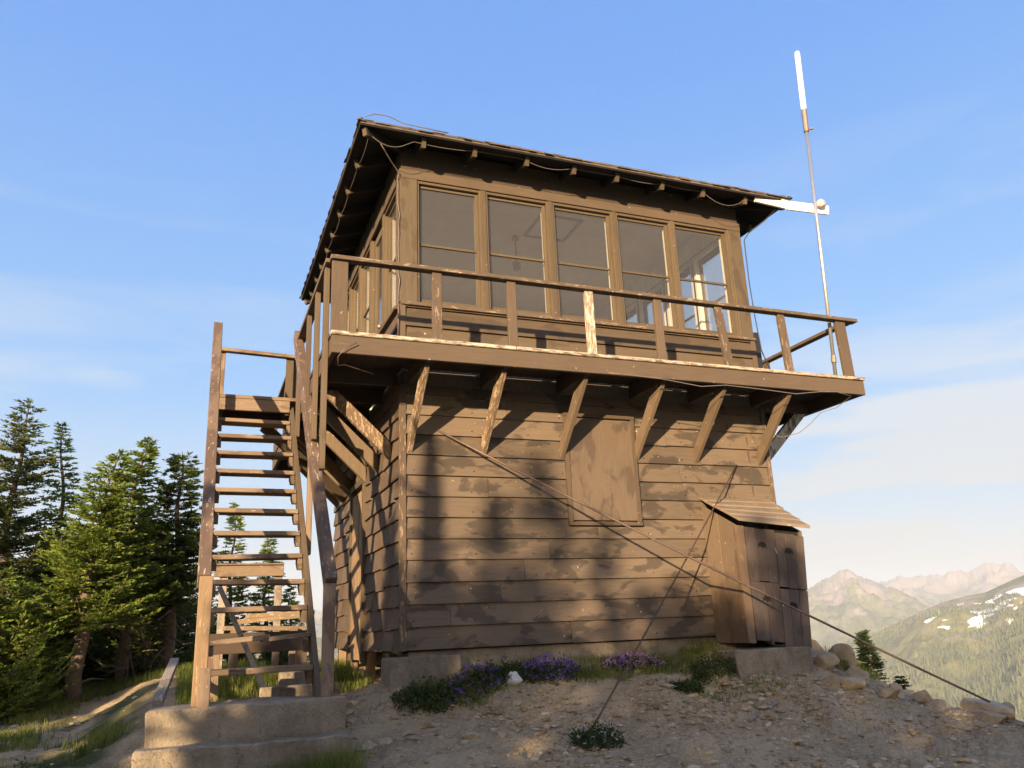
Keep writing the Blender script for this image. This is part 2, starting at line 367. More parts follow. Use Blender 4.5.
def groundmat():
    m, nt, b, o = nodes('ridge_soil'); v = coords(nt)
    n = noise(nt, v, 1.6, 7, .62, .3); f = noise(nt, v, 22, 6, .7); g = noise(nt, v, 75, 3, .6)
    c = mix(nt, ramp(nt, n, [(.32, 0), (.66, 1)]), (.29, .22, .13), (.49, .385, .24))
    c = mix(nt, ramp(nt, f, [(.47, 0), (.62, .75)]), c, (.50, .395, .25))
    c = mix(nt, ramp(nt, g, [(.56, 0), (.66, .55)]), c, (.14, .10, .06))
    vo = N(nt, 'ShaderNodeTexVoronoi', feature='DISTANCE_TO_EDGE'); vo.inputs['Scale'].default_value = 7; vd = N(nt, 'ShaderNodeVectorMath', operation='ADD'); wn = N(nt, 'ShaderNodeTexNoise'); wn.inputs['Scale'].default_value = 5; wn.inputs['Detail'].default_value = 5
    L(nt, v, wn.inputs['Vector']); ws = N(nt, 'ShaderNodeVectorMath', operation='SCALE'); ws.inputs['Scale'].default_value = .35; L(nt, wn.outputs['Color'], ws.inputs[0]); L(nt, v, vd.inputs[0]); L(nt, ws.outputs[0], vd.inputs[1]); L(nt, vd.outputs[0], vo.inputs['Vector'])
    rk = noise(nt, v, 1.0, 3)
    ck = N(nt, 'ShaderNodeMath', operation='MULTIPLY'); L(nt, ramp(nt, vo.outputs['Distance'], [(.0, .75), (.035, 0)]), ck.inputs[0]); L(nt, ramp(nt, rk, [(.45, 0), (.55, 1)]), ck.inputs[1])
    c = mix(nt, ck.outputs[0], c, (.10, .075, .048))
    # green turf on the left, away from the trodden path
    sep = N(nt, 'ShaderNodeSeparateXYZ'); L(nt, v, sep.inputs[0])
    mx = N(nt, 'ShaderNodeMapRange'); mx.inputs[1].default_value = -1.2; mx.inputs[2].default_value = -2.6; L(nt, sep.outputs[0], mx.inputs[0])
    wob = noise(nt, v, 1.1, 4)
    ad = N(nt, 'ShaderNodeMath', operation='MULTIPLY'); L(nt, mx.outputs[0], ad.inputs[0]); L(nt, ramp(nt, wob, [(.44, 0), (.56, 1)]), ad.inputs[1])
    c = mix(nt, ad.outputs[0], c, (.060, .075, .022))
    L(nt, c, b.inputs['Base Color']); b.inputs['Roughness'].default_value = .95
    b.inputs['Specular IOR Level'].default_value = .15
    h = mix(nt, .45, f, g); bump(nt, b, h, .9, .05); return m
def hillmat():
    m, nt, b, o = nodes('mountain_cover'); v = coords(nt, (.001, .001, .001))
    sep = N(nt, 'ShaderNodeSeparateXYZ'); L(nt, v, sep.inputs[0])
    big = noise(nt, v, 3.0, 7, .62, .8); fine = noise(nt, v, 60, 5, .7); mid = noise(nt, coords(nt, (.001, .001, .0022)), 14, 6, .6, .6)
    geo = N(nt, 'ShaderNodeNewGeometry')
    forest = mix(nt, ramp(nt, fine, [(.35, 0), (.65, 1)]), (.085, .095, .034), (.20, .195, .068))
    meadow = mix(nt, mid, (.17, .17, .065), (.25, .22, .10))
    c = mix(nt, ramp(nt, mid, [(.46, 0), (.56, .85)]), forest, meadow)
    rock = mix(nt, fine, (.22, .175, .145), (.38, .315, .26))
    zz = N(nt, 'ShaderNodeMath', operation='MULTIPLY_ADD'); L(nt, sep.outputs[2], zz.inputs[0]); zz.inputs[1].default_value = .9; L(nt, big, zz.inputs[2])
    zz2 = N(nt, 'ShaderNodeMath', operation='MULTIPLY_ADD'); L(nt, mid, zz2.inputs[0]); zz2.inputs[1].default_value = .5; L(nt, zz.outputs[0], zz2.inputs[2])
    c = mix(nt, ramp(nt, zz2.outputs[0], [(.80, 0), (.90, 1)]), c, rock)
    # snow fields lingering high on the nearest ridge
    px, py = SNOW; vm = N(nt, 'ShaderNodeVectorMath', operation='DISTANCE'); L(nt, v, vm.inputs[0]); vm.inputs[1].default_value = (px, py, -.03)
    sm = N(nt, 'ShaderNodeMapRange'); sm.inputs[1].default_value = .12; sm.inputs[2].default_value = .36; sm.inputs[3].default_value = .145; sm.inputs[4].default_value = -.28; L(nt, vm.outputs['Value'], sm.inputs[0])
    sn = noise(nt, coords(nt, (.001, .001, .003), (.3, .2, 0)), 13, 4, .5, .5)
    ss = N(nt, 'ShaderNodeMath', operation='ADD'); L(nt, sm.outputs[0], ss.inputs[0]); L(nt, sn, ss.inputs[1])
    c = mix(nt, ramp(nt, ss.outputs[0], [(.60, 0), (.615, 1)]), c, (.85, .84, .82))
    L(nt, c, b.inputs['Base Color']); b.inputs['Roughness'].default_value = .95; b.inputs['Specular IOR Level'].default_value = .1
    bump(nt, b, fine, .6, 8); return m
a_ = R(52.3); SNOW = ((CX+math.sin(a_)*2330)/1000, (CY+math.cos(a_)*2330)/1000)
r_near = np.concatenate([[.02], np.arange(.5, 3, .25), np.arange(3, 12, .045), 12*1.04**np.arange(0, 42)])
r_near = r_near[r_near < 60]; r_near = np.append(r_near, 60.)
polar('ground', r_near, groundmat(), 'structure')
r_far = np.concatenate([60*1.06**np.arange(0, 40)]); r_far = r_far[r_far < 640]
r_far = np.concatenate([r_far, np.arange(640, 2800, 14), np.arange(2800, 6000, 36), np.arange(6000, 9400, 60)])
hills = polar('hills', r_far, hillmat(), 'structure')

# forest on the facing slope: one mass of small conifers
def forest():
    rng = np.random.default_rng(5); n = 30000
    az = rng.uniform(33, 58, n); rr = 700+1900*rng.random(n)**.8
    X = CX+np.sin(np.radians(az))*rr; Y = CY+np.cos(np.radians(az))*rr
    d = fbm(X/260, Y/260, 4, 77)
    keep = (d+rng.uniform(-.1, .1, n) > .42); X, Y, rr = X[keep], Y[keep], rr[keep]
    Z = height(X, Y); k2 = Z < 10+rng.uniform(-60, 20, len(Z)); X, Y, Z = X[k2], Y[k2], Z[k2]
    H = rng.uniform(5, 14, len(X)); V = []; F = []
    ang = np.arange(4)*math.pi/2
    Rr = H*rng.uniform(.13, .2, len(X))
    base = np.stack([X[:, None]+np.cos(ang)*Rr[:, None], Y[:, None]+np.sin(ang)*Rr[:, None], np.repeat((Z-1)[:, None], 4, 1)], -1)
    top = np.stack([X, Y, Z+H], -1)[:, None]
    v = np.concatenate([base, top], 1).reshape(-1, 3)
    i = np.arange(len(X))*5
    f = np.concatenate([np.stack([i+k, i+(k+1) % 4, i+4], -1) for k in range(4)])
    o = pyobj('forest', v.tolist(), f.tolist(), M['far_fir']); tag(o, 'open conifer forest covering the hazy mountainside', 'forest', kind='stuff')
M['far_fir'] = leafmat('far_conifers', (.060, .080, .030), (.11, .125, .045), sc=.01, trans=.1)
forest()

# ------------------------------------------------------------------ lookout
W, D, P = 4.4, 4.0, .836
ZF, ZS, ZH, ZR = 2.77, 3.46, 4.93, 3.50
house = empty('lookout_cabin', (0, 0, 0), 'two-storey brown wooden fire lookout with a windowed cab and wraparound catwalk', 'building')

def courses(bm, side, u0, u1, z0, z1, pitch=.2055, joints=0, skip=None, jit=.004):
    """lapped siding; side: function(u, out, z) -> point"""
    z = z0; i = 0
    while z < z1-.02:
        zt = min(z+pitch, z1)
        cuts = [u0, u1]
        if joints:
            u = u0+random.uniform(.1, joints)
            while u < u1-.08: cuts.append(u); u += random.uniform(joints*.6, joints*1.4)
        cuts.sort()
        for a, b in zip(cuts, cuts[1:]):
            if skip and b > skip[0] and a < skip[1] and z < skip[2]:
                segs = []
                if a < skip[0]: segs.append((a, skip[0]))
                if b > skip[1]: segs.append((skip[1], b))
            else: segs = [(a, b)]
            for a2, b2 in segs:
                dz = J(jit); o1 = .037+J(.003); g = .0018
                j1, j2 = J(jit), J(jit)
                poly = [(.0, z+dz+j1), (o1, z+dz+j1), (.008, zt+.012), (0, zt+.012)]
                poly2 = [(.0, z+dz+j2), (o1, z+dz+j2), (.008, zt+.012), (0, zt+.012)]
                A = [bm.verts.new(side(a2+g, o, zz)) for o, zz in poly]; C2 = [bm.verts.new(side(b2-g, o, zz)) for o, zz in poly2]
                bm.faces.new(A); bm.faces.new(C2[::-1])
                for q in range(4): bm.faces.new((A[q], C2[q], C2[(q+1) % 4], A[(q+1) % 4]))
        z = zt; i += 1
front = lambda u, o, z: (u, -o, z)
left = lambda u, o, z: (-o, u, z)
right = lambda u, o, z: (W+o, u, z)
back = lambda u, o, z: (u, D+o, z)

# lower storey: sheathing core and lapped siding
bm = B(); box(bm, .01, W-.01, .01, D-.01, .0, ZF-.05); obj('sheathing', bm, M['interior_dark'], house)
random.seed(11)
bm = B(); courses(bm, front, .035, W-.03, 0, 2.56, joints=3.6)
fw = obj('front_siding', bm, M['siding'], house)
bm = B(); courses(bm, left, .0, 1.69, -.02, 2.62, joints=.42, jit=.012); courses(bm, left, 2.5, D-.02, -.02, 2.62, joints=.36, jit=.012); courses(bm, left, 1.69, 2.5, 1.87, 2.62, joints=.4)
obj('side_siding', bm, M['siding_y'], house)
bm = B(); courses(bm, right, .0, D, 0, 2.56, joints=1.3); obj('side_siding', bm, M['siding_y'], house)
bm = B(); courses(bm, back, .0, W, 0, 2.56, joints=1.5); obj('back_siding', bm, M['siding'], house)
for x0, x1, y0, y1 in ((-.034, .033, -.040, .0), (W-.026, W+.03, -.034, .0)):
    bm = B(); box(bm, x0, x1, y0, y1, -.005, 2.56); obj('corner_board', bm, M['peel_z'], house, bevel=.003)
# a joint cover strip near the right corner of the front wall
bm = B(); box(bm, 4.12, 4.135, -.031, -.02, 1.44, 2.2); obj('joint_strip', bm, M['dark_beam'], house)
for x0, x1 in ((-.034, .032), (W-.032, W+.034)):
    bm = B(); box(bm, x0, x1, -.036, .05, ZF+.003, ZS-.031); obj('corner_board', bm, M['paint_z'], house, bevel=.003)
random.seed(77)
bm = B()
for i in range(12):
    for x in (.10, .72, 1.36, 1.70, 2.70, 3.22, 3.86, 4.30):
        z = .02+i*.2055+.03
        if 1.75 < x < 2.62 and z > 1.1 or z > 2.5: continue
        x2, z2 = x+J(.02), z+J(.008)
        tube(bm, [(x2, -.028, z2), (x2, -.0385, z2)], .0055, 6)
o = obj('nail_heads', bm, M['hole'], house); o['kind'] = 'stuff'
# boarded window
wb = B(); box(wb, 1.80, 2.57, -.048, -.006, 1.21, 2.30); wb_o = obj('boarded_window', wb, M['sheet'], house)
bm = B(); box(bm, 1.755, 1.80, -.062, -.006, 1.19, 2.32); box(bm, 2.57, 2.615, -.062, -.006, 1.19, 2.32); box(bm, 1.755, 2.615, -.068, -.006, 1.155, 1.189); box(bm, 1.755, 2.615, -.066, -.006, 2.321, 2.36)
obj('window_frame', bm, M['paint_z'], wb_o, bevel=.003)
# cellar door on the left wall
bm = B()
for i in range(5): box(bm, -.03-J(.004), .0, 1.77+i*.146, 1.77+i*.146+.143, -.12, 1.80)
dr = obj('cellar_door', bm, M['rail_post_old'], house)
bm = B(); box(bm, -.055, .0, 1.69, 1.768, -.14, 1.86); box(bm, -.055, .0, 2.502, 2.57, -.14, 1.86); box(bm, -.058, .0, 1.69, 2.57, 1.862, 1.93)
obj('door_frame', bm, M['window_paint'], dr, bevel=.003)

# deck
bm = B()
n = int((W+2*P)/.14)
x = -P-.012
while x < W+P:
    x1 = min(x+.137, W+P+.012)
    e = J(.008)
    if x1 < .0 or x > W: box(bm, x, x1, -P+.062, D+P+.02, ZF-.038, ZF)
    else:
        box(bm, x, x1, -P+.062, -.03, ZF-.038, ZF); box(bm, x, x1, D+.03, D+P+.02, ZF-.038, ZF)
    x += .141
obj('catwalk_floor', bm, M['shaded_deck'], house)
bm = B(); xs_ = [-P-.014, .93, 2.87, 4.1, W+P+.014]
for a_, b_ in zip(xs_, xs_[1:]): box(bm, a_+.002, b_-.002, -P-.02+J(.004), -P+.06, ZF-.036, ZF+.001+J(.002))
obj('edge_board', bm, M['deck'], house, bevel=.006)
bm = B(); box(bm, -P, W+P, -P, -P+.045, 2.565, ZF-.04)
obj('fascia_board', bm, M['paint_x'], house, bevel=.004)
bm = B(); box(bm, -P, W+P, D+P-.045, D+P, 2.565, ZF-.04); obj('fascia_board', bm, M['paint_x'], house, bevel=.004)
bm = B(); box(bm, -P, -P+.045, -P+.046, D+P-.046, 2.567, ZF-.04); obj('fascia_board', bm, M['paint_y'], house, bevel=.004)
bm = B(); box(bm, W+P-.045, W+P, -P+.046, D+P-.046, 2.567, ZF-.04); obj('fascia_board', bm, M['paint_y'], house, bevel=.004)
# joists
BX = [.072, .845, 1.725, 2.62, 3.39, 4.26]
BYs = [.09, .80, 1.55, 2.35, 3.10, 3.90]
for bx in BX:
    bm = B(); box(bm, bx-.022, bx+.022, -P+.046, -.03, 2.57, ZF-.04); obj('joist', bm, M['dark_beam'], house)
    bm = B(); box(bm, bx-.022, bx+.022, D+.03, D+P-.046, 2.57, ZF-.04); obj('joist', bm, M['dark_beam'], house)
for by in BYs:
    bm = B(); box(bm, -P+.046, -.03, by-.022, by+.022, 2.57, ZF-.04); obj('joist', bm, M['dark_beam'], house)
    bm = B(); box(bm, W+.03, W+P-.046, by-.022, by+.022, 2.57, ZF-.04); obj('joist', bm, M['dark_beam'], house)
# braces: notched boards from wall to deck edge
def brace(side, u, mat, lbl=None, zt=2.568, reach=.70):
    s = .024; poly = [(.03, 1.86), (.03, 2.02), (reach-.16, zt), (reach, zt), (reach+.015, zt-.03)]
    if side in (front, back): off = (2*s, 0, 0)
    else: off = (0, 2*s, 0)
    bm = B(); prism(bm, [side(u-s, o, z) for o, z in poly], off)
    return obj('brace', bm, mat, house, bevel=.003, label=lbl)
for i, bx in enumerate(BX):
    brace(front, bx, M['brace_peel'] if i < 2 else M['brace_yz'], 'roughly peeled brace' if i < 2 else None)
    brace(back, bx, M['brace_yz'])
for i, by in enumerate([.39, 1.03, 1.70, 2.75, 3.3, 3.72]):
    # side braces are deeper planks
    s = .03; bm = B(); pd = [(.0, 1.93), (.0, 2.12), (.60, 2.72), (.76, 2.66)]
    pd = [(.03, 1.86), (.03, 2.04), (.585, 2.568), (.765, 2.568)]
    prism(bm, [(-o, by-s, z) for o, z in pd], (0, 2*s, 0))
    obj('brace', bm, M['brace_peel'] if i == 0 else M['brace_yz'], house, bevel=.003, label='brace with heavily flaking pale wood' if i == 0 else None)
    bm = B(); prism(bm, [(W+o, (by if i else .12)-s, z) for o, z in pd], (0, 2*s, 0)); obj('brace', bm, M['white_post2'] if i == 0 else M['old_y'], house)

# railing
def rpost(x0, x1, y0, y1, z0, z1, mat, lean=0, lbl=None):
    bm = B(); vs = box(bm, x0, x1, y0, y1, z0, z1)
    for v in vs:
        if v.co.z > z0+.01: v.co.x += lean
    return obj('railing_post', bm, mat, house, bevel=.004, label=lbl)
zp = ZR-.042
for x, m_, ln, lb in ((.143, 'peel_z', 0, None), (.906, 'paint_z', 0, None), (1.76, 'white_post', 0, 'post worn nearly white'), (2.572, 'paint_z', 0, None), (3.41, 'peel_z', -.07, 'post leaning to the left'), (4.214, 'peel_z', -.03, None)):
    if m_ == 'white_post':
        M['white_post'] = wood('worn_white_post', (.24, .19, .135), 'z', None, (.52, .45, .36), .5, .85, .5)
    rpost(x-.047, x+.047, -P+.0, -P+.045, ZF+.002, zp, M[m_], ln, lb)
rpost(-P-.012, -P+.135, -P-.0, -P+.045, ZF+.002, zp, M['paint_z'])
rpost(4.985, 5.125, -P-.0, -P+.045, ZF+.002, zp, M['paint_z'], -.02)
# posts fixed outside the left edge of the catwalk
for y, zb in ((-.62, 1.55), (-.02, 1.95), (.62, 2.35), (1.40, 2.3)):
    rpost(-P-.05, -P-.003, y-.045, y+.045, zb, zp, M['window_paint'] if y < .3 else M['paint_z'])
for y in (2.30, 3.4, D+P-.1): rpost(-P+.0, -P+.04, y-.045, y+.045, ZF+.002, zp, M['paint_z'])
for y in (.75, 1.9, 3.1, 4.1, D+P-.1): rpost(W+P-.045, W+P, y-.045, y+.045, ZF+.002, zp, M['paint_z'])
for x in (.3, 1.5, 2.7, 3.9): rpost(x-.045, x+.045, D+P-.045, D+P, ZF+.002, zp, M['paint_z'])
def rail(p0, p1, mat=None, name='top_rail', w=.10, t=.04):
    bm = B(); beam(bm, p0, p1, w, t); return obj(name, bm, mat or M['paint_x'], house, bevel=.004)
zr = ZR-.02
rail((-P-.03, -P+.012, zr), (W+P+.03, -P+.012, zr-.01), M['rail_top'] if 'rail_top' in M else M['peel_x'])
rail((-P-.012, -P+.064, zr), (-P-.012, 1.50, zr), M['paint_y']); rail((-P+.012, 2.24, zr), (-P+.012, D+P, zr), M['paint_y'])
rail((W+P-.02, -P+.064, zr), (W+P-.02, D+P-.05, zr), M['paint_y']); rail((-P+.065, D+P-.02, zr), (W+P-.08, D+P-.02, zr), M['paint_x'])

# cab: lower band, corner posts, header, windows
bm = B(); courses(bm, front, .03, W-.03, ZF+.02, ZS-.03, joints=0); obj('front_siding', bm, M['cab_siding'], house)
bm = B(); courses(bm, left, .0, .985, ZF+.02, ZS-.03); courses(bm, left, 1.82, D, ZF+.02, ZS-.03); obj('side_siding', bm, M['siding_y'], house)
bm = B(); courses(bm, right, .0, D, ZF+.02, ZS-.03); obj('side_siding', bm, M['siding_y'], house)
bm = B(); courses(bm, back, .0, W, ZF+.02, ZS-.03); obj('back_siding', bm, M['siding'], house)
T = .10
bm = B(); box(bm, .0, W, .0, T, ZF+.01, ZS-.02); box(bm, .0, W, D-T, D, ZF+.01, ZS-.02); box(bm, W-T, W, T+.001, D-T-.001, ZF+.01, ZS-.02)
box(bm, 0, T, T+.001, .985, ZF+.01, ZS-.02); box(bm, 0, T, 1.82, D-T-.001, ZF+.01, ZS-.02)
obj('cab_wall', bm, M['white_trim'], house)
bm = B(); box(bm, T, W-T, T, D-T, ZF-.03, ZF+.005); obj('cab_floor', bm, M['interior_dark'], house)
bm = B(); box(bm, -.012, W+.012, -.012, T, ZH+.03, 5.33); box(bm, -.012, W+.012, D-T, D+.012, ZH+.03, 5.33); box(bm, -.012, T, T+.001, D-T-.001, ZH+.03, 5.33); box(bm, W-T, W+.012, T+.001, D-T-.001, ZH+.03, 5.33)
obj('header_band', bm, M['shaded_header'], house)
bm = B(); box(bm, -.032, W+.032, -.03, -.0125, ZH+.0, ZH+.11); obj('head_trim', bm, M['paint_x'], house, bevel=.003)
bm = B(); box(bm, -.034, -.0125, .0, D, ZH+.0, ZH+.11); obj('head_trim', bm, M['paint_y'], house, bevel=.003)
bm = B(); box(bm, -.02, W+.04, -.055, T, ZS-.03, ZS+.005); obj('sill', bm, M['peel_x'], house, bevel=.003)
bm = B(); box(bm, -.055, T, T+.002, 1.0, ZS-.03, ZS+.005); box(bm, -.055, T, 1.80, D, ZS-.03, ZS+.005); obj('sill', bm, M['paint_y'], house, bevel=.003)
bm = B(); box(bm, W-T, W+.05, T+.002, D, ZS-.03, ZS+.005); obj('sill', bm, M['paint_y'], house, bevel=.003)
bm = B(); box(bm, 0, W, D-T, D+.05, ZS-.03, ZS+.005); obj('sill', bm, M['paint_x'], house, bevel=.003)
# corner posts (outside brown, inside white liners)
for x0, x1, y0, y1 in ((-.028, .165, -.028, .12), (4.235, W+.028, -.028, .12), (-.028, .12, D-.165, D+.028), (W-.12, W+.028, D-.165, D+.028)):
    bm = B(); box(bm, x0, x1, y0, y1, ZS+.006, ZH-.001); obj('corner_post', bm, M['post_paint'], house, bevel=.004)
for x0, x1, y0, y1 in ((-.029, .12, .121, .165), (W-.12, W+.029, .121, .165)):
    bm = B(); box(bm, x0, x1, y0, y1, ZS+.006, ZH-.001); obj('corner_post', bm, M['post_paint'], house, bevel=.004)

def wall_pt(side):
    if side is front: return lambda u, o, z: (u, o, z)
    if side is left: return lambda u, o, z: (o, u, z)
    if side is right: return lambda u, o, z: (W-o, u, z)
    return lambda u, o, z: (u, D-o, z)
def ubox(bm, f, u0, u1, o0, o1, z0, z1):
    a = f(u0, o0, z0); b = f(u1, o1, z1)
    box(bm, min(a[0], b[0]), max(a[0], b[0]), min(a[1], b[1]), max(a[1], b[1]), z0, z1)
def window(side, u0, u1, z0=ZS+.007, z1=ZH-.002):
    f = wall_pt(side)
    bm = B(); fw = .035
    # outer frame (depth -.01 .. .10), sash set back, muntin
    ubox(bm, f, u0, u0+.02, -.012, .05, z0, z1); ubox(bm, f, u1-.02, u1, -.012, .05, z0, z1)
    ubox(bm, f, u0+.021, u1-.021, -.010, .05, z1-.03, z1); ubox(bm, f, u0+.021, u1-.021, -.016, .05, z0, z0+.02)
    w = obj('window', bm, M['window_paint'], house)
    bm = B(); a, b = u0+.022, u1-.022; c, d = z0+.022, z1-.032
    ubox(bm, f, a, a+.022, .028, .060, c, d); ubox(bm, f, b-.034, b, .028, .060, c, d)
    ubox(bm, f, a+.023, b-.035, .030, .060, c, c+.045); ubox(bm, f, a+.023, b-.035, .030, .060, d-.03, d)
    ubox(bm, f, a+.023, b-.035, .030, .052, 4.165, 4.19)
    obj('sash', bm, M['window_paint'], w)
    bm = B(); ubox(bm, f, a+.0285, b-.0455, .0615, .098, c, d) if False else None
    bm.free()
    bm = B(); ubox(bm, f, a+.018, b-.03, .046, .050, c+.04, d-.025); obj('pane', bm, M['glass'], w)
    # white inner casing seen through the other windows
    bm = B(); ubox(bm, f, u0-.045, u0+.035, .0605, .125, z0, z1); ubox(bm, f, u1-.035, u1+.045, .0605, .125, z0, z1)
    ubox(bm, f, u0+.036, u1-.036, .0605, .125, z1-.05, z1); obj('inner_casing', bm, M['white_trim'], w)
    return w
WU = [(.166, .905), (.965, 1.735), (1.795, 2.58), (2.63, 3.39), (3.435, 4.234)]
def mull(side, u0, u1):
    f = wall_pt(side); bm = B(); ubox(bm, f, u0, u1, -.024, .060, ZS+.006, ZH-.001)
    m_ = obj('mullion', bm, M['window_paint'], house, bevel=.003)
for side in (front, left, right, back):
    tot = W if side in (front, back) else D; k = (D-.34)/(W-.34) if side in (left, right) else 1
    us = [(.17+(a-.17)*k, .17+(b-.17)*k) for a, b in WU]
    if side in (right,): us = us
    for i, (a, b) in enumerate(us):
        if side is left and i == 1: continue
        window(side, a+.001, b-.001)
    for (a, b), (c, d) in zip(us, us[1:]): mull(side, b, c)
# door of the cab on the left wall
k = (D-.34)/(W-.34); du0, du1 = .17+(.975-.17)*k, .17+(1.725-.17)*k
bm = B(); box(bm, .02, .055, du0+.03, du1-.03, ZF+.012, 3.62); box(bm, .02, .055, du0+.03, du0+.12, 3.621, ZH-.03); box(bm, .02, .055, du1-.12, du1-.03, 3.621, ZH-.03); box(bm, .02, .055, du0+.121, du1-.121, ZH-.12, ZH-.03)
cd = obj('cab_door', bm, M['window_paint'], house)
bm = B(); box(bm, -.02, .09, du0, du0+.028, ZF+.012, ZH-.001); box(bm, -.02, .09, du1-.028, du1, ZF+.012, ZH-.001); obj('door_frame', bm, M['window_paint'], cd)
bm = B(); box(bm, .034, .040, du0+.12, du1-.12, 3.62, ZH-.12); obj('pane', bm, M['glass'], cd)
bm = B(); bmesh.ops.create_uvsphere(bm, u_segments=10, v_segments=8, radius=.03, matrix=Matrix.Translation((-.03, du0+.075, 3.55))); tube(bm, [(.02, du0+.075, 3.55), (-.02, du0+.075, 3.55)], .012); obj('door_knob', bm, M['dull_metal'], cd)

# ceiling with hatch
bm = B(); box(bm, T+.001, W-T-.001, T+.001, D-T-.001, 5.24, 5.26); cl = obj('ceiling', bm, M['ceiling'], house)
bm = B()
for a in ((2.02, 2.62, .80, .83), (2.02, 2.62, 1.40, 1.43)): box(bm, *a, 5.225, 5.239)
for a in ((2.02, 2.05, .831, 1.399), (2.59, 2.62, .831, 1.399)): box(bm, *a, 5.227, 5.239)
obj('hatch_trim', bm, M['interior_dark'], cl)

# roof
EL, ER, EF, EB, ZE = .545, .512, .46, .40, 5.245
ex0, ex1, ey0, ey1 = -EL, W+ER, -EF, D+EB
TAN = math.tan(R(19))
ridge_y = (ey0+ey1)/2; hy = (ey1-ey0)/2; rz = ZE+hy*TAN; rx0, rx1 = ex0+hy, ex1-hy
def hip(bm, z_off, th, grow=0):
    e = [(ex0-grow, ey0-grow), (ex1+grow, ey0-grow), (ex1+grow, ey1+grow), (ex0-grow, ey1+grow)]
    lo = [bm.verts.new((x, y, ZE+z_off-grow*TAN)) for x, y in e]; lr = [bm.verts.new((rx0, ridge_y, rz+z_off)), bm.verts.new((rx1, ridge_y, rz+z_off))]
    hi = [bm.verts.new((x, y, ZE+z_off+th-grow*TAN)) for x, y in e]; hr = [bm.verts.new((rx0, ridge_y, rz+z_off+th)), bm.verts.new((rx1, ridge_y, rz+z_off+th))]
    for q, r_ in ((lo, lr), (hi, hr)):
        bm.faces.new((q[0], q[1], r_[1], r_[0])); bm.faces.new((q[1], q[2], r_[1])); bm.faces.new((q[2], q[3], r_[0], r_[1])); bm.faces.new((q[3], q[0], r_[0]))
    for i in range(4): bm.faces.new((lo[i], lo[(i+1) % 4], hi[(i+1) % 4], hi[i]))
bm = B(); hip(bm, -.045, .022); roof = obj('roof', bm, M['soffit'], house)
M['shingle'] = wood('cedar_shingles', (.115, .090, .070), 'y', (.08, .065, .05), (.2, .17, .14), .6, .9, .6)
bm = B(); hip(bm, -.0225, .02, .004)
random.seed(21)
# ragged shingle butts along the four eaves and in courses up the slopes
def shingle_row(bm, edge, dist, zoff):
    zc = ZE+dist*TAN+zoff
    if edge in 'fb': a, b = ex0+dist-.02, ex1-dist+.02
    else: a, b = ey0+dist-.02, ey1-dist+.02
    u = a
    while u < b:
        w = random.uniform(.07, .16); u1 = min(u+w-.004, b); pr = random.uniform(-.012, .022); t = random.uniform(.008, .014); ln = max(.02, min(.30, min(u-a, b-u1)))
        o0, o1 = -pr, ln
        P_ = []
        for uu in (u, u1):
            for oo, zt in ((o0, 0), (o1, 0), (o1, t), (o0, t)):
                zz = zc+oo*TAN+zt
                if edge == 'f': P_.append((uu, ey0+dist+oo, zz))
                elif edge == 'b': P_.append((uu, ey1-dist-oo, zz))
                elif edge == 'l': P_.append((ex0+dist+oo, uu, zz))
                else: P_.append((ex1-dist-oo, uu, zz))
        vs = [bm.verts.new(p) for p in P_]
        for f in ((0, 1, 2, 3), (7, 6, 5, 4), (0, 4, 5, 1), (1, 5, 6, 2), (2, 6, 7, 3), (3, 7, 4, 0)): bm.faces.new([vs[i] for i in f])
        u += w
for e in 'flrb':
    shingle_row(bm, e, -.015, .002); shingle_row(bm, e, .0, .016)
    for q in range(1, 9): shingle_row(bm, e, q*.24, .010)
obj('shingles', bm, M['shingle'], roof)
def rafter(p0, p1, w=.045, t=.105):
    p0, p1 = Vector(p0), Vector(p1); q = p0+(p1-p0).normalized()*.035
    bm = B(); beam(bm, p0, q, w, t); obj('rafter_lit_tail', bm, M['window_paint'], roof)  # separate lighter end piece paints in the sunlit tip of the rafter
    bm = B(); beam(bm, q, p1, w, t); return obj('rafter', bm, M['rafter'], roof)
def zroof(dist): return ZE-.045+dist*TAN-.058
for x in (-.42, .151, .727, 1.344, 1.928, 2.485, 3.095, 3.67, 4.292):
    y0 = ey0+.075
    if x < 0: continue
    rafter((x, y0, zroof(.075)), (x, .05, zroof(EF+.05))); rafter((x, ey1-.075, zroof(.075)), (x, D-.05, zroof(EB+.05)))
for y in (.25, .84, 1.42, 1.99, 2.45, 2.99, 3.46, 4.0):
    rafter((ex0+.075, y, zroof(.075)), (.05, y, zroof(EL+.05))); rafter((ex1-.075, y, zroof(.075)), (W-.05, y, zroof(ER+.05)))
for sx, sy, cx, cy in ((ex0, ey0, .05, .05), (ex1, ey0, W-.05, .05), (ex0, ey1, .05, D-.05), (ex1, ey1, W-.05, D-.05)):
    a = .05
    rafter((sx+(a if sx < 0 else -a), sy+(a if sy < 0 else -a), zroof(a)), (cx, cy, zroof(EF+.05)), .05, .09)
# white rafter end at the right corner
bm = B(); beam(bm, (4.42, -.40, 5.215), (4.87, -.455, 5.15), .03, .12); obj('rafter', bm, M['white_board'], roof, label='white-painted rafter end')

bm = B(); box(bm, T+.001, W-T-.001, T+.001, T+.012, ZH+.031, 5.238); box(bm, T+.001, W-T-.001, D-T-.012, D-T-.001, ZH+.031, 5.238); box(bm, T+.001, T+.012, T+.013, D-T-.013, ZH+.031, 5.238); box(bm, W-T-.012, W-T-.001, T+.013, D-T-.013, ZH+.031, 5.238)
obj('inner_header', bm, M['white_trim'], cl)
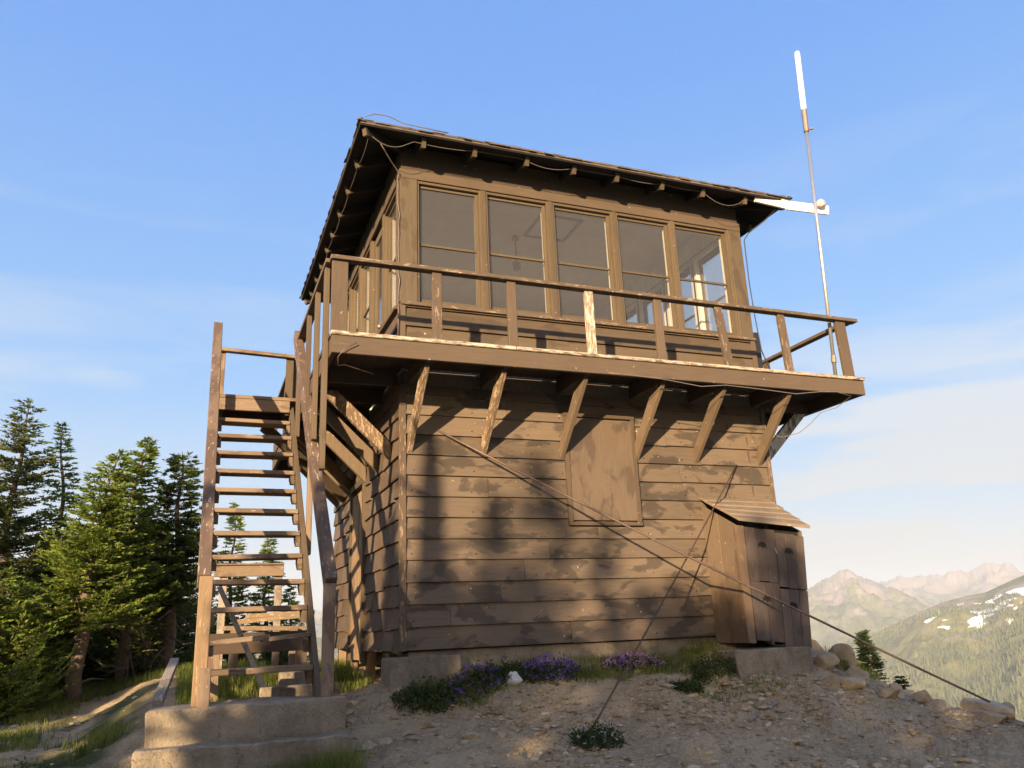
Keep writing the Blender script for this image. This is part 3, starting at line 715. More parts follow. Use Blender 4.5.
# hanging lamp / gauge in the cab
lampo = empty('hanging_lantern', (1.93, 1.5, 5.24), 'small dark lantern hanging from the cab ceiling behind the second window', 'lantern')
bm = B(); tube(bm, [(1.93, 1.5, 5.24), (1.93, 1.5, 5.20)], .05, 12); obj('ceiling_plate', bm, M['dull_metal'], lampo)
bm = B(); tube(bm, [(1.93, 1.5, 5.20), (1.93, 1.5, 4.86)], .008, 6); obj('stem', bm, M['black_rubber'], lampo)
bm = B(); tube(bm, [(1.93, 1.5, 4.87), (1.93, 1.5, 4.85), (1.93, 1.5, 4.76), (1.93, 1.5, 4.74)], [.03, .055, .055, .03], 12); obj('lantern_body', bm, M['dull_metal'], lampo)
# blue folding chair back near the right windows
ch = empty('folding_chair', (3.95, 2.6, ZF+.006), 'blue-grey folding chair leaning inside the rightmost front window', 'chair')
bm = B(); beam(bm, (3.75, 2.6, 3.45), (4.0, 2.75, 3.95), .42, .03, (0, 1, 0)); M['blue_cloth'] = plain('blue_cloth', (.16, .2, .28), .8)
obj('backrest', bm, M['blue_cloth'], ch)
bm = B(); beam(bm, (3.70, 2.5, 3.3), (4.05, 2.7, 3.36), .42, .03); obj('seat', bm, M['blue_cloth'], ch)
for q in (-.2, .2):
    bm = B(); tube(bm, [(3.65+q*.2, 2.6+q, ZF+.006), (4.02+q*.2, 2.7+q, 4.0)], .014); obj('leg', bm, M['white_trim'], ch)
    bm = B(); tube(bm, [(4.05, 2.6+q, ZF+.006), (3.72, 2.6+q, 3.35)], .014); obj('leg', bm, M['white_trim'], ch)

# ------------------------------------------------------------------ foundation
fnd = empty('foundation', (0, 0, -.4), 'low weathered concrete footing under the front wall of the cabin', 'foundation')
def cbox(name, parent, x0, x1, y0, y1, z0, z1, cuts=6, amp=.012, mat='concrete', base=None, lbl=None, seed=0):
    bm = B(); box(bm, x0, x1, y0, y1, z0, z1)
    bmesh.ops.bevel(bm, geom=list(bm.edges), offset=.012, segments=1, affect='EDGES')
    bmesh.ops.subdivide_edges(bm, edges=list(bm.edges), cuts=cuts, use_grid_fill=True)
    for v in bm.verts:
        nn = mnoise.noise_vector(v.co*3+Vector((seed, 0, 0))); n2 = mnoise.noise_vector(v.co*11)
        v.co += nn*amp+n2*amp*.5
    return obj(name, bm, M[mat], parent, base=base, label=lbl)
cbox('footing', fnd, .06, W-.05, .02, .30, -.70, -.012)
cbox('footing', fnd, .06, W-.05, D-.3, D-.02, -.70, -.012)
cbox('footing', fnd, W-.3, W-.05, .301, D-.301, -.70, -.012)
cbox('footing', fnd, .18, .4, .301, 1.7, -.70, -.03)
cbox('corner_block', fnd, -.15, .52, -.16, .25, -.62, -.055, amp=.016)
for y in (.62, 1.66, 2.6, 3.5):
    bm = B(); box(bm, .01, .10, y, y+.10, -.7, -.025); obj('pier_post', bm, M['rail_post_old'], fnd, bevel=.004)
cb = cbox('concrete_pad', None, 3.15, 4.08, -.70, .0, -.62, -.135, base=(3.7, -.4, -.6), amp=.015, seed=3)
tag(cb, 'rough concrete pad under the small brown storage shed', 'concrete pad')

# ------------------------------------------------------------------ storage shed
shed = empty('storage_shed', (3.85, -.3, -.12), 'small sagging brown lean-to shed with four board doors at the cabin corner', 'shed')
def sh(p):  # sag and lean
    x, y, z = p
    k = (z+.1)/1.25
    return Vector((x+(-.10*(1-k))*(x-3.4)/.87+.0, y, z-(x-3.4)*.085+0))
def sobj(name, bm, mat, parent=shed, **k):
    for v in bm.verts: v.co = sh(v.co)
    return obj(name, bm, mat, parent, **k)
YF = -.58
bm = B()
for a, b in ((-.30, -.036), (YF, -.303)):
    vs = box(bm, 3.40, 3.425, a, b, -.075, 1.0)
    for v in vs:
        if v.co.z > .5: v.co.z = 1.40+(v.co.y)*.5
side = sobj('side_wall', bm, M['shed_side'], bevel=.002)
bm = B(); vs = box(bm, 4.245, 4.27, YF, -.036, -.055, 1.0)
for v in vs:
    if v.co.z > .5: v.co.z = 1.40+(v.co.y)*.5
sobj('side_wall', bm, M['shed_side'], bevel=.002)
bm = B(); box(bm, 3.401, 3.50, YF-.022, YF-.001, -.075, 1.10); sobj('corner_board', bm, M['shed_side'], bevel=.002)
bm = B(); box(bm, 3.43, 4.24, YF+.03, YF+.04, .03, 1.1); sobj('back_lining', bm, M['hole'])
def shed_door(x0, x1, z0, z1, tilt, n=2, hx=.5):
    bm = B(); w = (x1-x0)/n
    for i in range(n): box(bm, x0+i*w+.002, x0+(i+1)*w-.002, YF-.03-J(.003), YF-.005, z0+J(.006), z1+J(.006))
    d = sobj('door', bm, M['shed'], bevel=.002)
    hx_ = x0+(x1-x0)*hx; hz = (z0+z1)/2+.10 if z0 > .4 else (z0+z1)/2+.12
    bm = B()
    poly = [(hx_-.055, hz-.03), (hx_-.05, hz+.012), (hx_-.02, hz+.035), (hx_+.02, hz+.035), (hx_+.05, hz+.012), (hx_+.055, hz-.03), (hx_+.03, hz-.008), (hx_+.012, hz-.028), (hx_-.012, hz-.02), (hx_-.03, hz-.005)]
    prism(bm, [(x, YF-.0345, z) for x, z in poly], (0, .012, 0)); sobj('hand_hole', bm, M['hole'], d)
shed_door(3.505, 3.885, .545, 1.085, 0, 3, .53); shed_door(3.89, 4.265, .500, 1.06, 0, 3, .42)
shed_door(3.505, 3.885, -.045, .54, 0, 2, .50); shed_door(3.89, 4.265, -.085, .492, 0, 3, .42)
bm = B(); beam(bm, (3.86, YF-.038, .90), (3.885, YF-.038, .84), .014, .006, (0, 1, 0)); sobj('latch', bm, M['dull_metal'])
bm = B(); n = 5
for i in range(5):
    o0 = i*.135; o1 = o0+.15; zz = lambda o: 1.475-o*.50
    vs = []
    xs0, xs1 = 3.375+J(.01), 4.285+J(.012)
    for xx in (xs0, xs1):
        for o, z in ((o0, zz(o0)+.0), (o1, zz(o1)+.0), (o1, zz(o1)+.034), (o0, zz(o0)+.016)):
            vs.append(bm.verts.new((xx, -o-.0, z)))
    for f in ((0, 1, 2, 3), (7, 6, 5, 4), (0, 4, 5, 1), (1, 5, 6, 2), (2, 6, 7, 3), (3, 7, 4, 0)): bm.faces.new([vs[q] for q in f])
for v in bm.verts:
    v.co.z -= (v.co.x-3.4)*.0
    v.co.z += (v.co.x-3.4)*.085*(1+v.co.y/.7)
sobj('shed_roof', bm, M['shed_roof'], bevel=.003)

# ------------------------------------------------------------------ staircase
stair = empty('staircase', (-1.3, -1.1, -.28), 'steep open wooden staircase with weathered handrails climbing to the catwalk', 'staircase')
XL, XR, Y0, RUN, Z0, RISE = -1.698, -.922, -.8829, .2237, -.0467, .2346
random.seed(3)
for i in range(12):
    bm = B(); y = Y0+RUN*i; z = Z0+RISE*i
    if i == 1:
        vs = beam(bm, (XL-.0, y+.09, z-.045), (XL+.46, y+.09, z-.012), .2, .04); vs = beam(bm, (XL+.40, y+.075, z-.035), (XR, y+.075, z-.005), .17, .035)
    else:
        vs = box(bm, XL, XR, y-.0, y+.22, z-.042, z)
        d1, d2 = J(.006), J(.006)
        for v in vs: v.co.z += d1 if v.co.x < -1.3 else d2
    obj('tread', bm, M['old_x'], stair, bevel=.005, label='broken, crooked tread' if i == 1 else None)
for x0 in (XL-.05, XR+.005):
    bm = B(); yb = Y0-.10; zb = Z0-.235; yt = Y0+RUN*12.3; zt = zb+(yt-yb)*RISE/RUN
    prism(bm, [(x0, yb-.09, zb), (x0, yb+.12, zb), (x0, yt+.05, zt-.08), (x0, yt+.05, zt+.12), (x0, yt-.03, zt+.12)], (.045, 0, 0))
    obj('stringer', bm, M['peel_z'] if x0 < -1.5 else M['lumber_z'] if 'lumber_z' in M else M['window_paint'], stair, bevel=.004)
for i in range(12):
    for x0 in (XL, XR-.04):
        bm = B(); y = Y0+RUN*i; z = Z0+RISE*i-.043; prism(bm, [(x0, y+.02, z), (x0, y+.2, z), (x0, y+.2, z-.03), (x0, y+.08, z-.10), (x0, y+.02, z-.10)], (.04, 0, 0))
        obj('cleat', bm, M['old_y'], stair)
# landing
LY, LZ = 1.70, 2.80
bm = B(); box(bm, XL-.02, -P-.003, LY-.005, LY+.62, LZ, LZ+.04); obj('landing_floor', bm, M['old_x'], stair, bevel=.004)
bm = B(); box(bm, XL-.0, XR+.0, LY-.0, LY+.045, LZ-.14, LZ-.002); obj('landing_beam', bm, M['old_x'], stair, bevel=.005)
bm = B(); box(bm, XL, XR, LY+.55, LY+.6, LZ-.16, LZ-.002); obj('landing_beam', bm, M['dark_beam'], stair)
for x0 in (XL, XR-.05):
    bm = B(); box(bm, x0, x0+.045, LY+.046, LY+.549, LZ-.16, LZ-.002); obj('landing_beam', bm, M['dark_beam'], stair)
bm = B(); box(bm, XL-.045, XL+.045, LY+.50, LY+.545, LZ-.2, 3.56); obj('landing_post', bm, M['old_z'], stair, bevel=.004)
bm = B(); box(bm, -P-.10, -P-.01, LY+.50, LY+.545, LZ-.2, 3.52); obj('landing_post', bm, M['window_paint'], stair, bevel=.004)
bm = B(); beam(bm, (XL-.05, LY+.475, 3.53), (-P+.0, LY+.475, 3.50), .09, .04); obj('back_rail', bm, M['old_x'], stair, bevel=.004)
# long brace struts under the landing back to the wall
for x0 in (XL+.02,):
    pass
bm = B(); beam(bm, (XR-.0, LY+.3, LZ-.17), (-.035, 2.62, 1.96), .045, .14); obj('landing_strut', bm, M['brace_yz'], stair, bevel=.004)
bm = B(); beam(bm, (XR-.25, LY+.58, LZ-.17), (-.035, 3.1, 1.9), .045, .14); obj('landing_strut', bm, M['brace_yz'], stair, bevel=.004)
# handrails: broad boards, with posts at their foot
def handrail(p0, p1, w, t, lbl):
    bm = B(); beam(bm, p0, p1, w, t); return obj('handrail', bm, M['handrail'], stair, bevel=.005, label=lbl)
handrail((-1.768, -1.17, .585), (-1.768, 1.60, 3.60), .095, .14, 'left handrail, dark and scuffed')
handrail((-.845, -1.17, .545), (-.875, 1.60, 3.58), .09, .14, 'right handrail, grey and worn at its foot')
bm = B(); box(bm, -1.80, -1.705, -1.235, -1.185, -.33, .62); o = obj('handrail_post', bm, M['rail_post_old'], stair, bevel=.005, label='sunlit left post of bare orange wood')
bm = B(); box(bm, -1.765, -1.68, -1.285, -1.237, -.33, -.02); obj('handrail_post', bm, M['old_z'], stair, bevel=.005)
bm = B(); box(bm, -.905, -.815, -1.235, -1.185, -.31, .55); obj('handrail_post', bm, M['old_z'], stair, bevel=.005)
bm = B(); box(bm, XR+.052, XR+.1, .22, .31, .9, 2.3); obj('handrail_post', bm, M['old_z'], stair, bevel=.005)
bm = B(); box(bm, XL-.098, XL-.052, 1.42, 1.51, 2.3, 3.42); obj('handrail_post', bm, M['old_z'], stair, bevel=.005)
bm = B(); box(bm, XR-.01+.06, XR+.09, 1.45, 1.54, 2.3, 3.42); obj('handrail_post', bm, M['window_paint'], stair, bevel=.005)

# concrete steps under the stair
cs = empty('concrete_steps', (-1.4, -1.2, -.9), 'two-tiered block of old concrete at the foot of the wooden stairs', 'concrete steps')
cbox('upper_step', cs, -2.075, -.735, -1.30, -.78, -.75, -.275, amp=.015, cuts=14)
cbox('lower_step', cs, -2.13, -.725, -1.50, -1.31, -1.15, -.51, amp=.02, cuts=14, seed=8)

# ------------------------------------------------------------------ clutter behind the stairs
def lone(name, bm, mat, base, label, cat, group=None, **k): return tag(obj(name, bm, mat, None, base=base, **k), label, cat, group)
o = cbox('concrete_block', None, -1.28, -.87, -.45, -.28, -.60, -.215, base=(-1.07, -.36, -.5), amp=.006, seed=5); tag(o, 'sunlit rectangular concrete block lying behind the lowest stair', 'block')
o = cbox('concrete_block', None, -1.10, -.90, -.20, -.05, -.5, -.12, base=(-1.0, -.1, -.4), amp=.004, seed=6); tag(o, 'small square concrete block set behind the longer block', 'block')
bm = B(); beam(bm, (-2.03, -.80, -.26), (-1.95, .75, .0), .075, .05); lone('plank', bm, M['grey_wood'], (-2, -.2, -.2), 'grey plank propped along the left side of the staircase', 'plank', bevel=.004)
bm = B(); beam(bm, (-1.62, .15, .62), (-1.15, -.35, -.42), .042, .02, (0, 1, 0)); lone('loose_board', bm, M['grey_wood'], (-1.2, -.3, -.4), 'thin pale board leaning diagonally behind the lower treads', 'board', bevel=.003)
bm = B(); box(bm, -1.70, -.80, .45, .52, .04, .22); lone('timber_beam', bm, M['dark_beam'], (-1.25, .5, .04), 'dark timber laid across behind the stairs', 'timber', bevel=.004)
for k_, (x, y) in enumerate(((-1.62, .48), (-.85, .48))):
    bm = B(); box(bm, x-.05, x+.05, y-.03, y+.03, -.75, .038); lone('timber_stub', bm, M['rail_post_old'] if k_ else M['old_z'], (x, y, -.6), ('dark stub post under the left end of the timber', 'bright orange stub post under the right end of the timber')[k_], 'post', bevel=.004)
pb = empty('work_bench', (-1.2, 2.5, -.45), 'simple board bench frame standing behind the stairs', 'bench')
bm = B(); box(bm, -1.62, -.84, 2.45, 2.50, .86, .985); obj('apron', bm, M['old_x'], pb, bevel=.004)
for x in (-1.55, -.93):
    bm = B(); box(bm, x, x+.08, 2.50, 2.55, -.8, .97); obj('leg', bm, M['grey_wood'], pb, bevel=.004)
bm = B(); box(bm, -1.62, -.84, 2.42, 2.75, .988, 1.008); obj('top', bm, M['old_x'], pb, bevel=.004)
for k_, (x0, x1, y, z, sk) in enumerate(((-1.42, -.66, 1.35, .33, .05), (-1.52, -.70, 1.40, .275, -.03), (-1.30, -.62, 1.36, .385, .02))):
    bm = B(); beam(bm, (x0, y, z), (x1, y+.1, z+sk), .14, .045)
    lone('scrap_board', bm, M['lumber'], ((x0+x1)/2, y, z-.02), ('pale scrap board, middle one of the pile behind the stairs', 'pale scrap board, lowest of the pile behind the stairs', 'pale scrap board, topmost of the pile behind the stairs')[k_], 'board', bevel=.004)
bm = B(); box(bm, -1.45, -1.36, 1.33, 1.45, -.8, .25); box(bm, -.86, -.78, 1.36, 1.46, -.8, .25); lone('trestle', bm, M['old_z'], (-1.1, 1.4, -.6), 'pair of short props holding up the pile of scrap boards', 'trestle', bevel=.004)

# ------------------------------------------------------------------ antenna mast
ant = empty('radio_antenna', (5.0, -.72, ZF), 'tall white antenna on a steel mast clamped to the right end of the catwalk', 'antenna')
b0, b1 = Vector((4.965, -.70, ZF+.0)), Vector((5.20, -.70, 7.29)); pt = lambda z: b0+(b1-b0)*((z-b0.z)/(b1.z-b0.z))
bm = B(); tube(bm, [pt(ZF+.001), pt(6.30)], .021, 12); obj('mast', bm, M['steel'], ant, smooth=True)
bm = B(); tube(bm, [pt(6.12), pt(6.48)], .034, 12); obj('clamp', bm, M['dull_metal'], ant)
bm = B(); beam(bm, pt(6.16)+Vector((.0, -.0, 0)), pt(6.16)+Vector((.09, -.03, .01)), .02, .02); obj('clamp_bolt', bm, M['dull_metal'], ant)
bm = B(); tube(bm, [pt(6.45), pt(6.5), pt(7.31), pt(7.355), pt(7.37)], [.034, .036, .036, .03, .012], 14); obj('radome', bm, M['fiberglass'], ant, smooth=True)
bm = B(); tube(bm, [pt(2.98), pt(3.06)], .03, 10); obj('clamp', bm, M['dull_metal'], ant)
bm = B(); tube(bm, [pt(3.50), pt(3.56)], .03, 10); obj('clamp', bm, M['dull_metal'], ant)
bm = B(); beam(bm, (4.80, -.50, 5.115), (5.32, -.665, 5.035), .028, .12); obj('standoff_board', bm, M['white_board'], ant, bevel=.003)
bm = B(); bmesh.ops.create_icosphere(bm, subdivisions=2, radius=.06, matrix=Matrix.Translation((5.19, -.70, 5.10)) @ Matrix.Diagonal((1, .7, 1, 1)))
for v in bm.verts: v.co += mnoise.noise_vector(v.co*20)*.02
obj('insulator', bm, M['insulator'], ant)

# ------------------------------------------------------------------ wires and cables
def sag(p0, p1, s, n=10):
    p0, p1 = Vector(p0), Vector(p1); return [p0.lerp(p1, i/n)-Vector((0, 0, s*4*(i/n)*(1-i/n))) for i in range(n+1)]
def cable(name, pts, r, mat, label, cat, group=None):
    bm = B(); tube(bm, pts, r, 6); return tag(obj(name, bm, mat, None, base=tuple(pts[0]), smooth=True), label, cat, group)
cable('guy_wire', sag((.362, -.035, 2.10), (5.32, -1.608, -.69), .03), .011, M['strand'], 'long steel guy wire slanting from the wall to the ground at far right', 'wire')
cable('guy_wire', sag((3.93, -.04, 1.86), (1.27, -1.28, -.64), .02), .008, M['wire_rope'], 'rusty guy wire crossing the wall down to the low white-flowered plant', 'wire')
# eave cables draped from rafter to rafter
pts = []; xs = [-.45, .05, .727, 1.344, 1.928, 2.485, 3.095, 3.67, 4.292, 4.6]; random.seed(5)
for a, b in zip(xs, xs[1:]): pts += sag((a, -.36, 5.19+J(.015)), (b, -.36, 5.19+J(.015)), random.choice((.0, .02, .10, .06, .13)), 7)[:-1]
cable('eave_cable', pts, .0035, M['cable'], 'thin cable draped in loops under the front eave', 'cable')
pts = []; ys = [-.35, .25, .84, 1.42, 1.99, 2.45, 2.99, 3.46, 4.0]
for a, b in zip(ys, ys[1:]): pts += sag((-.43, a, 5.18+J(.01)), (-.43, b, 5.18+J(.01)), random.uniform(.02, .06), 6)[:-1]
cable('eave_cable', pts, .0035, M['cable'], 'thin cable draped under the left eave', 'cable')
pts = [(-.3, -.3, 5.12), (-.15, -.15, 5.02), (-.04, -.05, 4.96)]
for i in range(14): pts.append((-.045+J(.018), -.045+J(.012), 4.9-i*.11))
pts += [(-.05, -.06, 3.35), (-.06, -.06, 2.9)]
cable('corner_cable', pts, .006, M['strand'], 'tangled cable running down the left front corner of the cab', 'cable')
pts = [(1.9, -.865, 2.57), (2.04, -.87, 2.565), (2.5, -.87, 2.55), (2.98, -.87, 2.50), (3.3, -.86, 2.54), (3.8, -.87, 2.52), (4.2, -.87, 2.50), (4.55, -.86, 2.55), (4.8, -.85, 2.57), (5.05, -.8, 2.55), (5.0, -.6, 2.46), (4.85, -.5, 2.42), (4.75, -.42, 2.30), (4.62, -.36, 2.20), (4.42, -.3, 2.15), (4.3, -.25, 2.2)]
cable('deck_cable', pts, .0045, M['cable'], 'thin cable sagging along the lower edge of the catwalk to its right end', 'cable')
pts = [(-.83, -.86, 2.60), (-.72, -.87, 2.65), (-.65, -.86, 2.68)]
cable('wire_stub', [(-.62, -.87, 2.66), (-.72, -.87, 2.60), (-.78, -.85, 2.52), (-.76, -.75, 2.47), (-.7, -.7, 2.5), (-.55, -.6, 2.5), (-.4, -.55, 2.48)], 0.0045, M['strand'], 'loose curl of wire under the left front corner of the catwalk', 'wire')
cable('roof_cable', [(-.5, -.47, 5.30), (-.4, -.46, 5.36), (-.25, -.45, 5.37), (-.1, -.46, 5.31), (.1, -.46, 5.30), (.4, -.46, 5.29)], .006, M['cable'], 'stray cable lying on the roof edge at the left front corner', 'cable')
cable('drop_cable', [(4.75, -.38, 5.12), (4.62, -.3, 4.98), (4.5, -.1, 4.88), (4.46, -.05, 4.8), (4.45, -.05, 4.2), (4.47, -.05, 3.7), (4.50, -.05, 3.3), (4.6, -.1, 2.9)], .007, M['black_rubber'], 'black cable dropping from the right eave past the cab corner', 'cable')
hose = empty('cable_coil', (4.75, -.05, ZF+.002), 'black coiled cables heaped on the catwalk beside the right wall', 'cable coil')
bm = B(); random.seed(9)
for k_ in range(5):
    c = Vector((4.72+J(.08), -.05+J(.08), ZF+.10)); r_ = random.uniform(.13, .2); ax = Vector((J(.7), J(.7), 1)).normalized(); a = ax.orthogonal().normalized(); b_ = ax.cross(a)
    tube(bm, [c+(a*math.cos(t/14*2*math.pi)+b_*math.sin(t/14*2*math.pi))*r_*(1+J(.1))+Vector((0, 0, max(0, .0))) for t in range(15)], .012, 6)
for v in bm.verts: v.co.z = max(v.co.z, ZF+.004)
obj('coil', bm, M['black_rubber'], hose, smooth=True)
bm = B(); beam(bm, (4.50, .05, ZF+.004), (4.46, .0, 3.55), .10, .05, (0, 1, 0)); obj('bundle', bm, M['black_rubber'], hose)

# ------------------------------------------------------------------ trees
def conifer(name, x, y, H, Rm, tr, seed, label, cat='tree', group=None, crown0=.12, mat='fir', dens=1.0, zb=None, bend=.15, power=.8, droop=.25, needle=.05, spread=.26, bare=0, lean=(0, 0)):
    rnd = random.Random(seed)
    zb = hgt(x, y)-.06 if zb is None else zb
    root = empty(name, (x, y, zb), label, cat, group)
    bx, by = rnd.uniform(-bend, bend), rnd.uniform(-bend, bend)
    def axis(t): return Vector((bx*math.sin(t*3.1)+lean[0]*t+.03*math.sin(t*17+seed), by*math.sin(t*2.7)+lean[1]*t+.03*math.cos(t*13), t*H))
    bm = B(); tube(bm, [axis(i/16) for i in range(17)], [tr*(1-.93*i/16)*(1.25 if i == 0 else 1) for i in range(17)], 8)
    V, F = [], []
    def tri(p, d, l, w):
        s = d.orthogonal().normalized(); s = (Matrix.Rotation(rnd.uniform(0, 6.28), 3, d) @ s)*w
        n = len(V); m_ = p+d*l*.45
        V.extend((tuple(p), tuple(m_+s), tuple(p+d*l), tuple(m_-s))); F.append((n, n+1, n+2, n+3))
    def spray(p, d, l):
        st = .045/dens**.5; k = int(l/st)+1
        for i in range(k):
            q = p+d*(l*i/k)
            for _ in range(4):
                dd = (d+Vector((rnd.uniform(-.9, .9), rnd.uniform(-.9, .9), rnd.uniform(-.35, .75)))*.8).normalized()
                tri(q, dd, needle*rnd.uniform(.7, 1.5), needle*.21)
        tri(p+d*l, d, needle*1.3, needle*.2)
    z = crown0*H
    while z < H*.985:
        t = z/H; Lm = Rm*max(.04, (1-(t-crown0)/(1-crown0)))**power
        nb = rnd.randint(6, 8) if t < .9 else 4
        for b_ in range(nb):
            az = rnd.uniform(0, 6.283); Lb = Lm*rnd.uniform(.55, 1.12)
            if rnd.random() < .06: Lb *= 1.25
            p = axis(t+rnd.uniform(-.01, .01)); d = Vector((math.cos(az), math.sin(az), rnd.uniform(-.1, .25)-droop*(1-t)))
            d.normalize(); n = max(2, int(Lb/.075)); pts = [p.copy()]
            for i in range(n):
                d = (d+Vector((rnd.uniform(-.08, .08), rnd.uniform(-.08, .08), .05+.02*i/n))).normalized(); p = p+d*(Lb/n); pts.append(p.copy())
                f = (i+1)/n
                if f > .12 or Lb < .3:
                    side = d.cross(Vector((0, 0, 1))).normalized()
                    for sg in (-1, 1):
                        if rnd.random() < .12: continue
                        dd = (d*.75+side*sg*rnd.uniform(.5, .95)+Vector((0, 0, rnd.uniform(-.2, .12)))).normalized()
                        spray(p, dd, max(.04, spread*(1.1-f)*min(1, Lb/.5)*rnd.uniform(.7, 1.2)))
            spray(pts[-1], d, .06)
            if Lb > .12: tube(bm, pts[::2]+[pts[-1]], [max(.003, .012*(Lb/.8)*(1-k_/len(pts[::2])*.8)) for k_ in range(len(pts[::2])+1)], 4, False)
        z += (.085 if t < .85 else .06)/dens*rnd.uniform(.8, 1.25)*max(.7, H/4)
    # crooked dead twigs on the lower trunk
    for k_ in range(bare):
        t = rnd.uniform(.02, crown0+.12); p = axis(t); az = rnd.uniform(0, 6.28); d = Vector((math.cos(az), math.sin(az), rnd.uniform(-.3, .5))); pts = [p]
        for i in range(6):
            d = (d+Vector((rnd.uniform(-.5, .5), rnd.uniform(-.5, .5), rnd.uniform(-.4, .35)))).normalized(); pts.append(pts[-1]+d*rnd.uniform(.07, .14))
        tube(bm, pts, [.022*(1-.13*i) for i in range(7)], 5, False)
    me_org = world_loc(root)
    for v in bm.verts: v.co += me_org
    obj('trunk', bm, M['bark'], root, smooth=True)
    pyobj('crown', V, F, M[mat], root)
    return root
GL = 'firs at the left edge of the clearing'
conifer('fir_tree', -4.25, 5.6, 4.28, 1.10, .10, 1, 'tall pale-green fir, its ragged top highest of all, at the left edge', group=GL, mat='fir_pale', crown0=.06, droop=.1, bare=8, power=.75)
conifer('fir_tree', -3.92, 6.2, 4.1, .62, .08, 2, 'slim fir with a pointed top just right of the tallest one', group=GL, crown0=.1)
conifer('fir_tree', -5.0, 4.6, 4.0, 1.0, .10, 12, 'dense fir cut off by the left edge of the photo', group=GL, mat='fir', crown0=.05)
conifer('fir_tree', -3.10, 4.1, 3.28, .78, .10, 3, 'bright green fir with a bare crooked trunk beside the path', group=GL, crown0=.30, bare=14, dens=1.25, lean=(.2, .2), power=.8)
conifer('fir_tree', -2.62, 5.2, 3.5, .66, .09, 4, 'fir with a curved trunk and a small leafy tip, second from the stairs', group=GL, crown0=.30, bare=20, dens=1.35, bend=.2, power=.7, mat='fir')
conifer('fir_tree', -2.13, 5.4, 3.25, .56, .09, 5, 'rounded narrow fir standing closest to the stairs', group=GL, crown0=.28, bare=18, dens=1.4, bend=.12, power=.5, mat='fir_dark')
conifer('fir_tree', -4.0, 3.6, 1.75, .95, .06, 6, 'low spreading bright green fir in front of the tall ones', group=GL, crown0=.08, droop=.0, power=.6, mat='fir', bare=6)
conifer('fir_tree', -4.9, 3.9, 1.6, .9, .06, 16, 'low bushy fir at the very left, behind the grass', group=GL, crown0=.06, power=.6, mat='fir_dark', bare=6)
conifer('fir_tree', -2.5, 6.6, 2.5, 1.1, .07, 17, 'dark low fir filling the gap behind the crooked trunks', group=GL, crown0=.05, power=.5, mat='fir_dark')
conifer('fir_tree', -3.6, 6.7, 2.5, 1.1, .07, 18, 'dark low fir behind the bright green one', group=GL, crown0=.05, power=.5, mat='fir_dark')
for q, (x_, y_, h_) in enumerate(((-5.6, 8.2, 1.7), (-4.3, 8.6, 1.5), (-3.1, 8.4, 1.6), (-2.0, 8.2, 1.4), (-1.0, 8.0, .75), (-.3, 7.6, .7))):
    conifer('low_fir', x_, y_, h_, h_*.75, .05, 60+q, 'stunted dark fir thicket at the back of the clearing', group='stunted firs behind the tall ones', crown0=.02, power=.4, mat='fir_dark', zb=-.55)
GS = 'firs seen through the stairs'
conifer('fir_tree', -1.12, 9.2, 3.2, .42, .06, 7, 'thin spiry fir seen between the treads, left one', group=GS, crown0=.1)
conifer('fir_tree', -.42, 9.0, 2.6, .55, .06, 8, 'small fir seen between the treads, middle one', group=GS, crown0=.05, mat='fir')
conifer('fir_tree', .0, 9.4, 2.4, .55, .06, 9, 'small fir seen between the treads, right one next to the wall', group=GS, crown0=.05, mat='fir')
conifer('young_fir', 6.37, 1.0, 1.17, .30, .035, 10, 'dark young fir beyond the rocks to the right of the shed', 'tree', crown0=.03, mat='fir_deep', dens=2.2, zb=-1.22, needle=.035, spread=.085, power=1.05)
conifer('young_fir', 6.65, .75, .55, .13, .02, 11, 'tiny dark fir, smallest of all, poking up beyond the crest at right', 'tree', crown0=.05, mat='fir_deep', dens=1.4, zb=-1.18, needle=.03, spread=.07)

# trees outside the frame towards the sun: they throw the long evening shadows
def sunpos(u, s): return (-.634*s+.773*u, -.773*s-.634*u)
GO = 'firs outside the frame that shade the clearing'
SH = [(1.15, 17, 7.2, 0.85), (-0.28, 9.6, 4.9, 0.5), (.75, 13, 5.9, .5), (1.7, 13.5, 5.9, .5), (.30, 12, 5.15, .5), (2.3, 14, 5.5, .5), (2.9, 13, 5.05, .5), (0.0, 14.5, 5.4, .5), (3.55, 14.5, 5.9, .6), (-4.5, 9, 4.2, 1.0), (-3.4, 10, 4.2, 1.0), (-2.4, 9.5, 4.0, 0.9), (-1.9, 10.5, 3.9, 0.6), (-3, 12, 4.6, 0.9), (-1.0, 9.8, 4.8, 0.42), (3.3, 18, 6.9, 1.0), (0.45, 17, 5.9, 0.8), (2.1, 17, 5.9, 0.7), (2.7, 19, 6.35, 0.8), (4.0, 19, 6.15, 1.0), (3.3, 21, 6.3, 1.0), (4.7, 17, 5.6, 1.0), (5.5, 18, 5.8, 1.0), (6.4, 18, 5.6, 1.0), (7.3, 17, 5.4, 1.0), (-5.5, 10, 4.4, 1.0)]
protos = [conifer('fir_tree', *sunpos(*SH[0][:2]), 4.0, 1.0, .09, 31, 'fir standing outside the picture on the sunny side', group=GO, crown0=.02, needle=.11, dens=.7, zb=-1.6),
          conifer('fir_tree', *sunpos(*SH[1][:2]), 4.0, .8, .09, 32, 'fir standing outside the picture on the sunny side', group=GO, crown0=.02, needle=.11, dens=.8, zb=-1.6, power=.35)]
for i, (u, s, h, w) in enumerate(SH):
    t = protos[i] if i < 2 else copy_tree(protos[0 if i < 16 else 1])
    t.location = (*sunpos(u, s), -1.6); t.scale = (w, w, h/4.0); t.rotation_euler.z = i*1.3
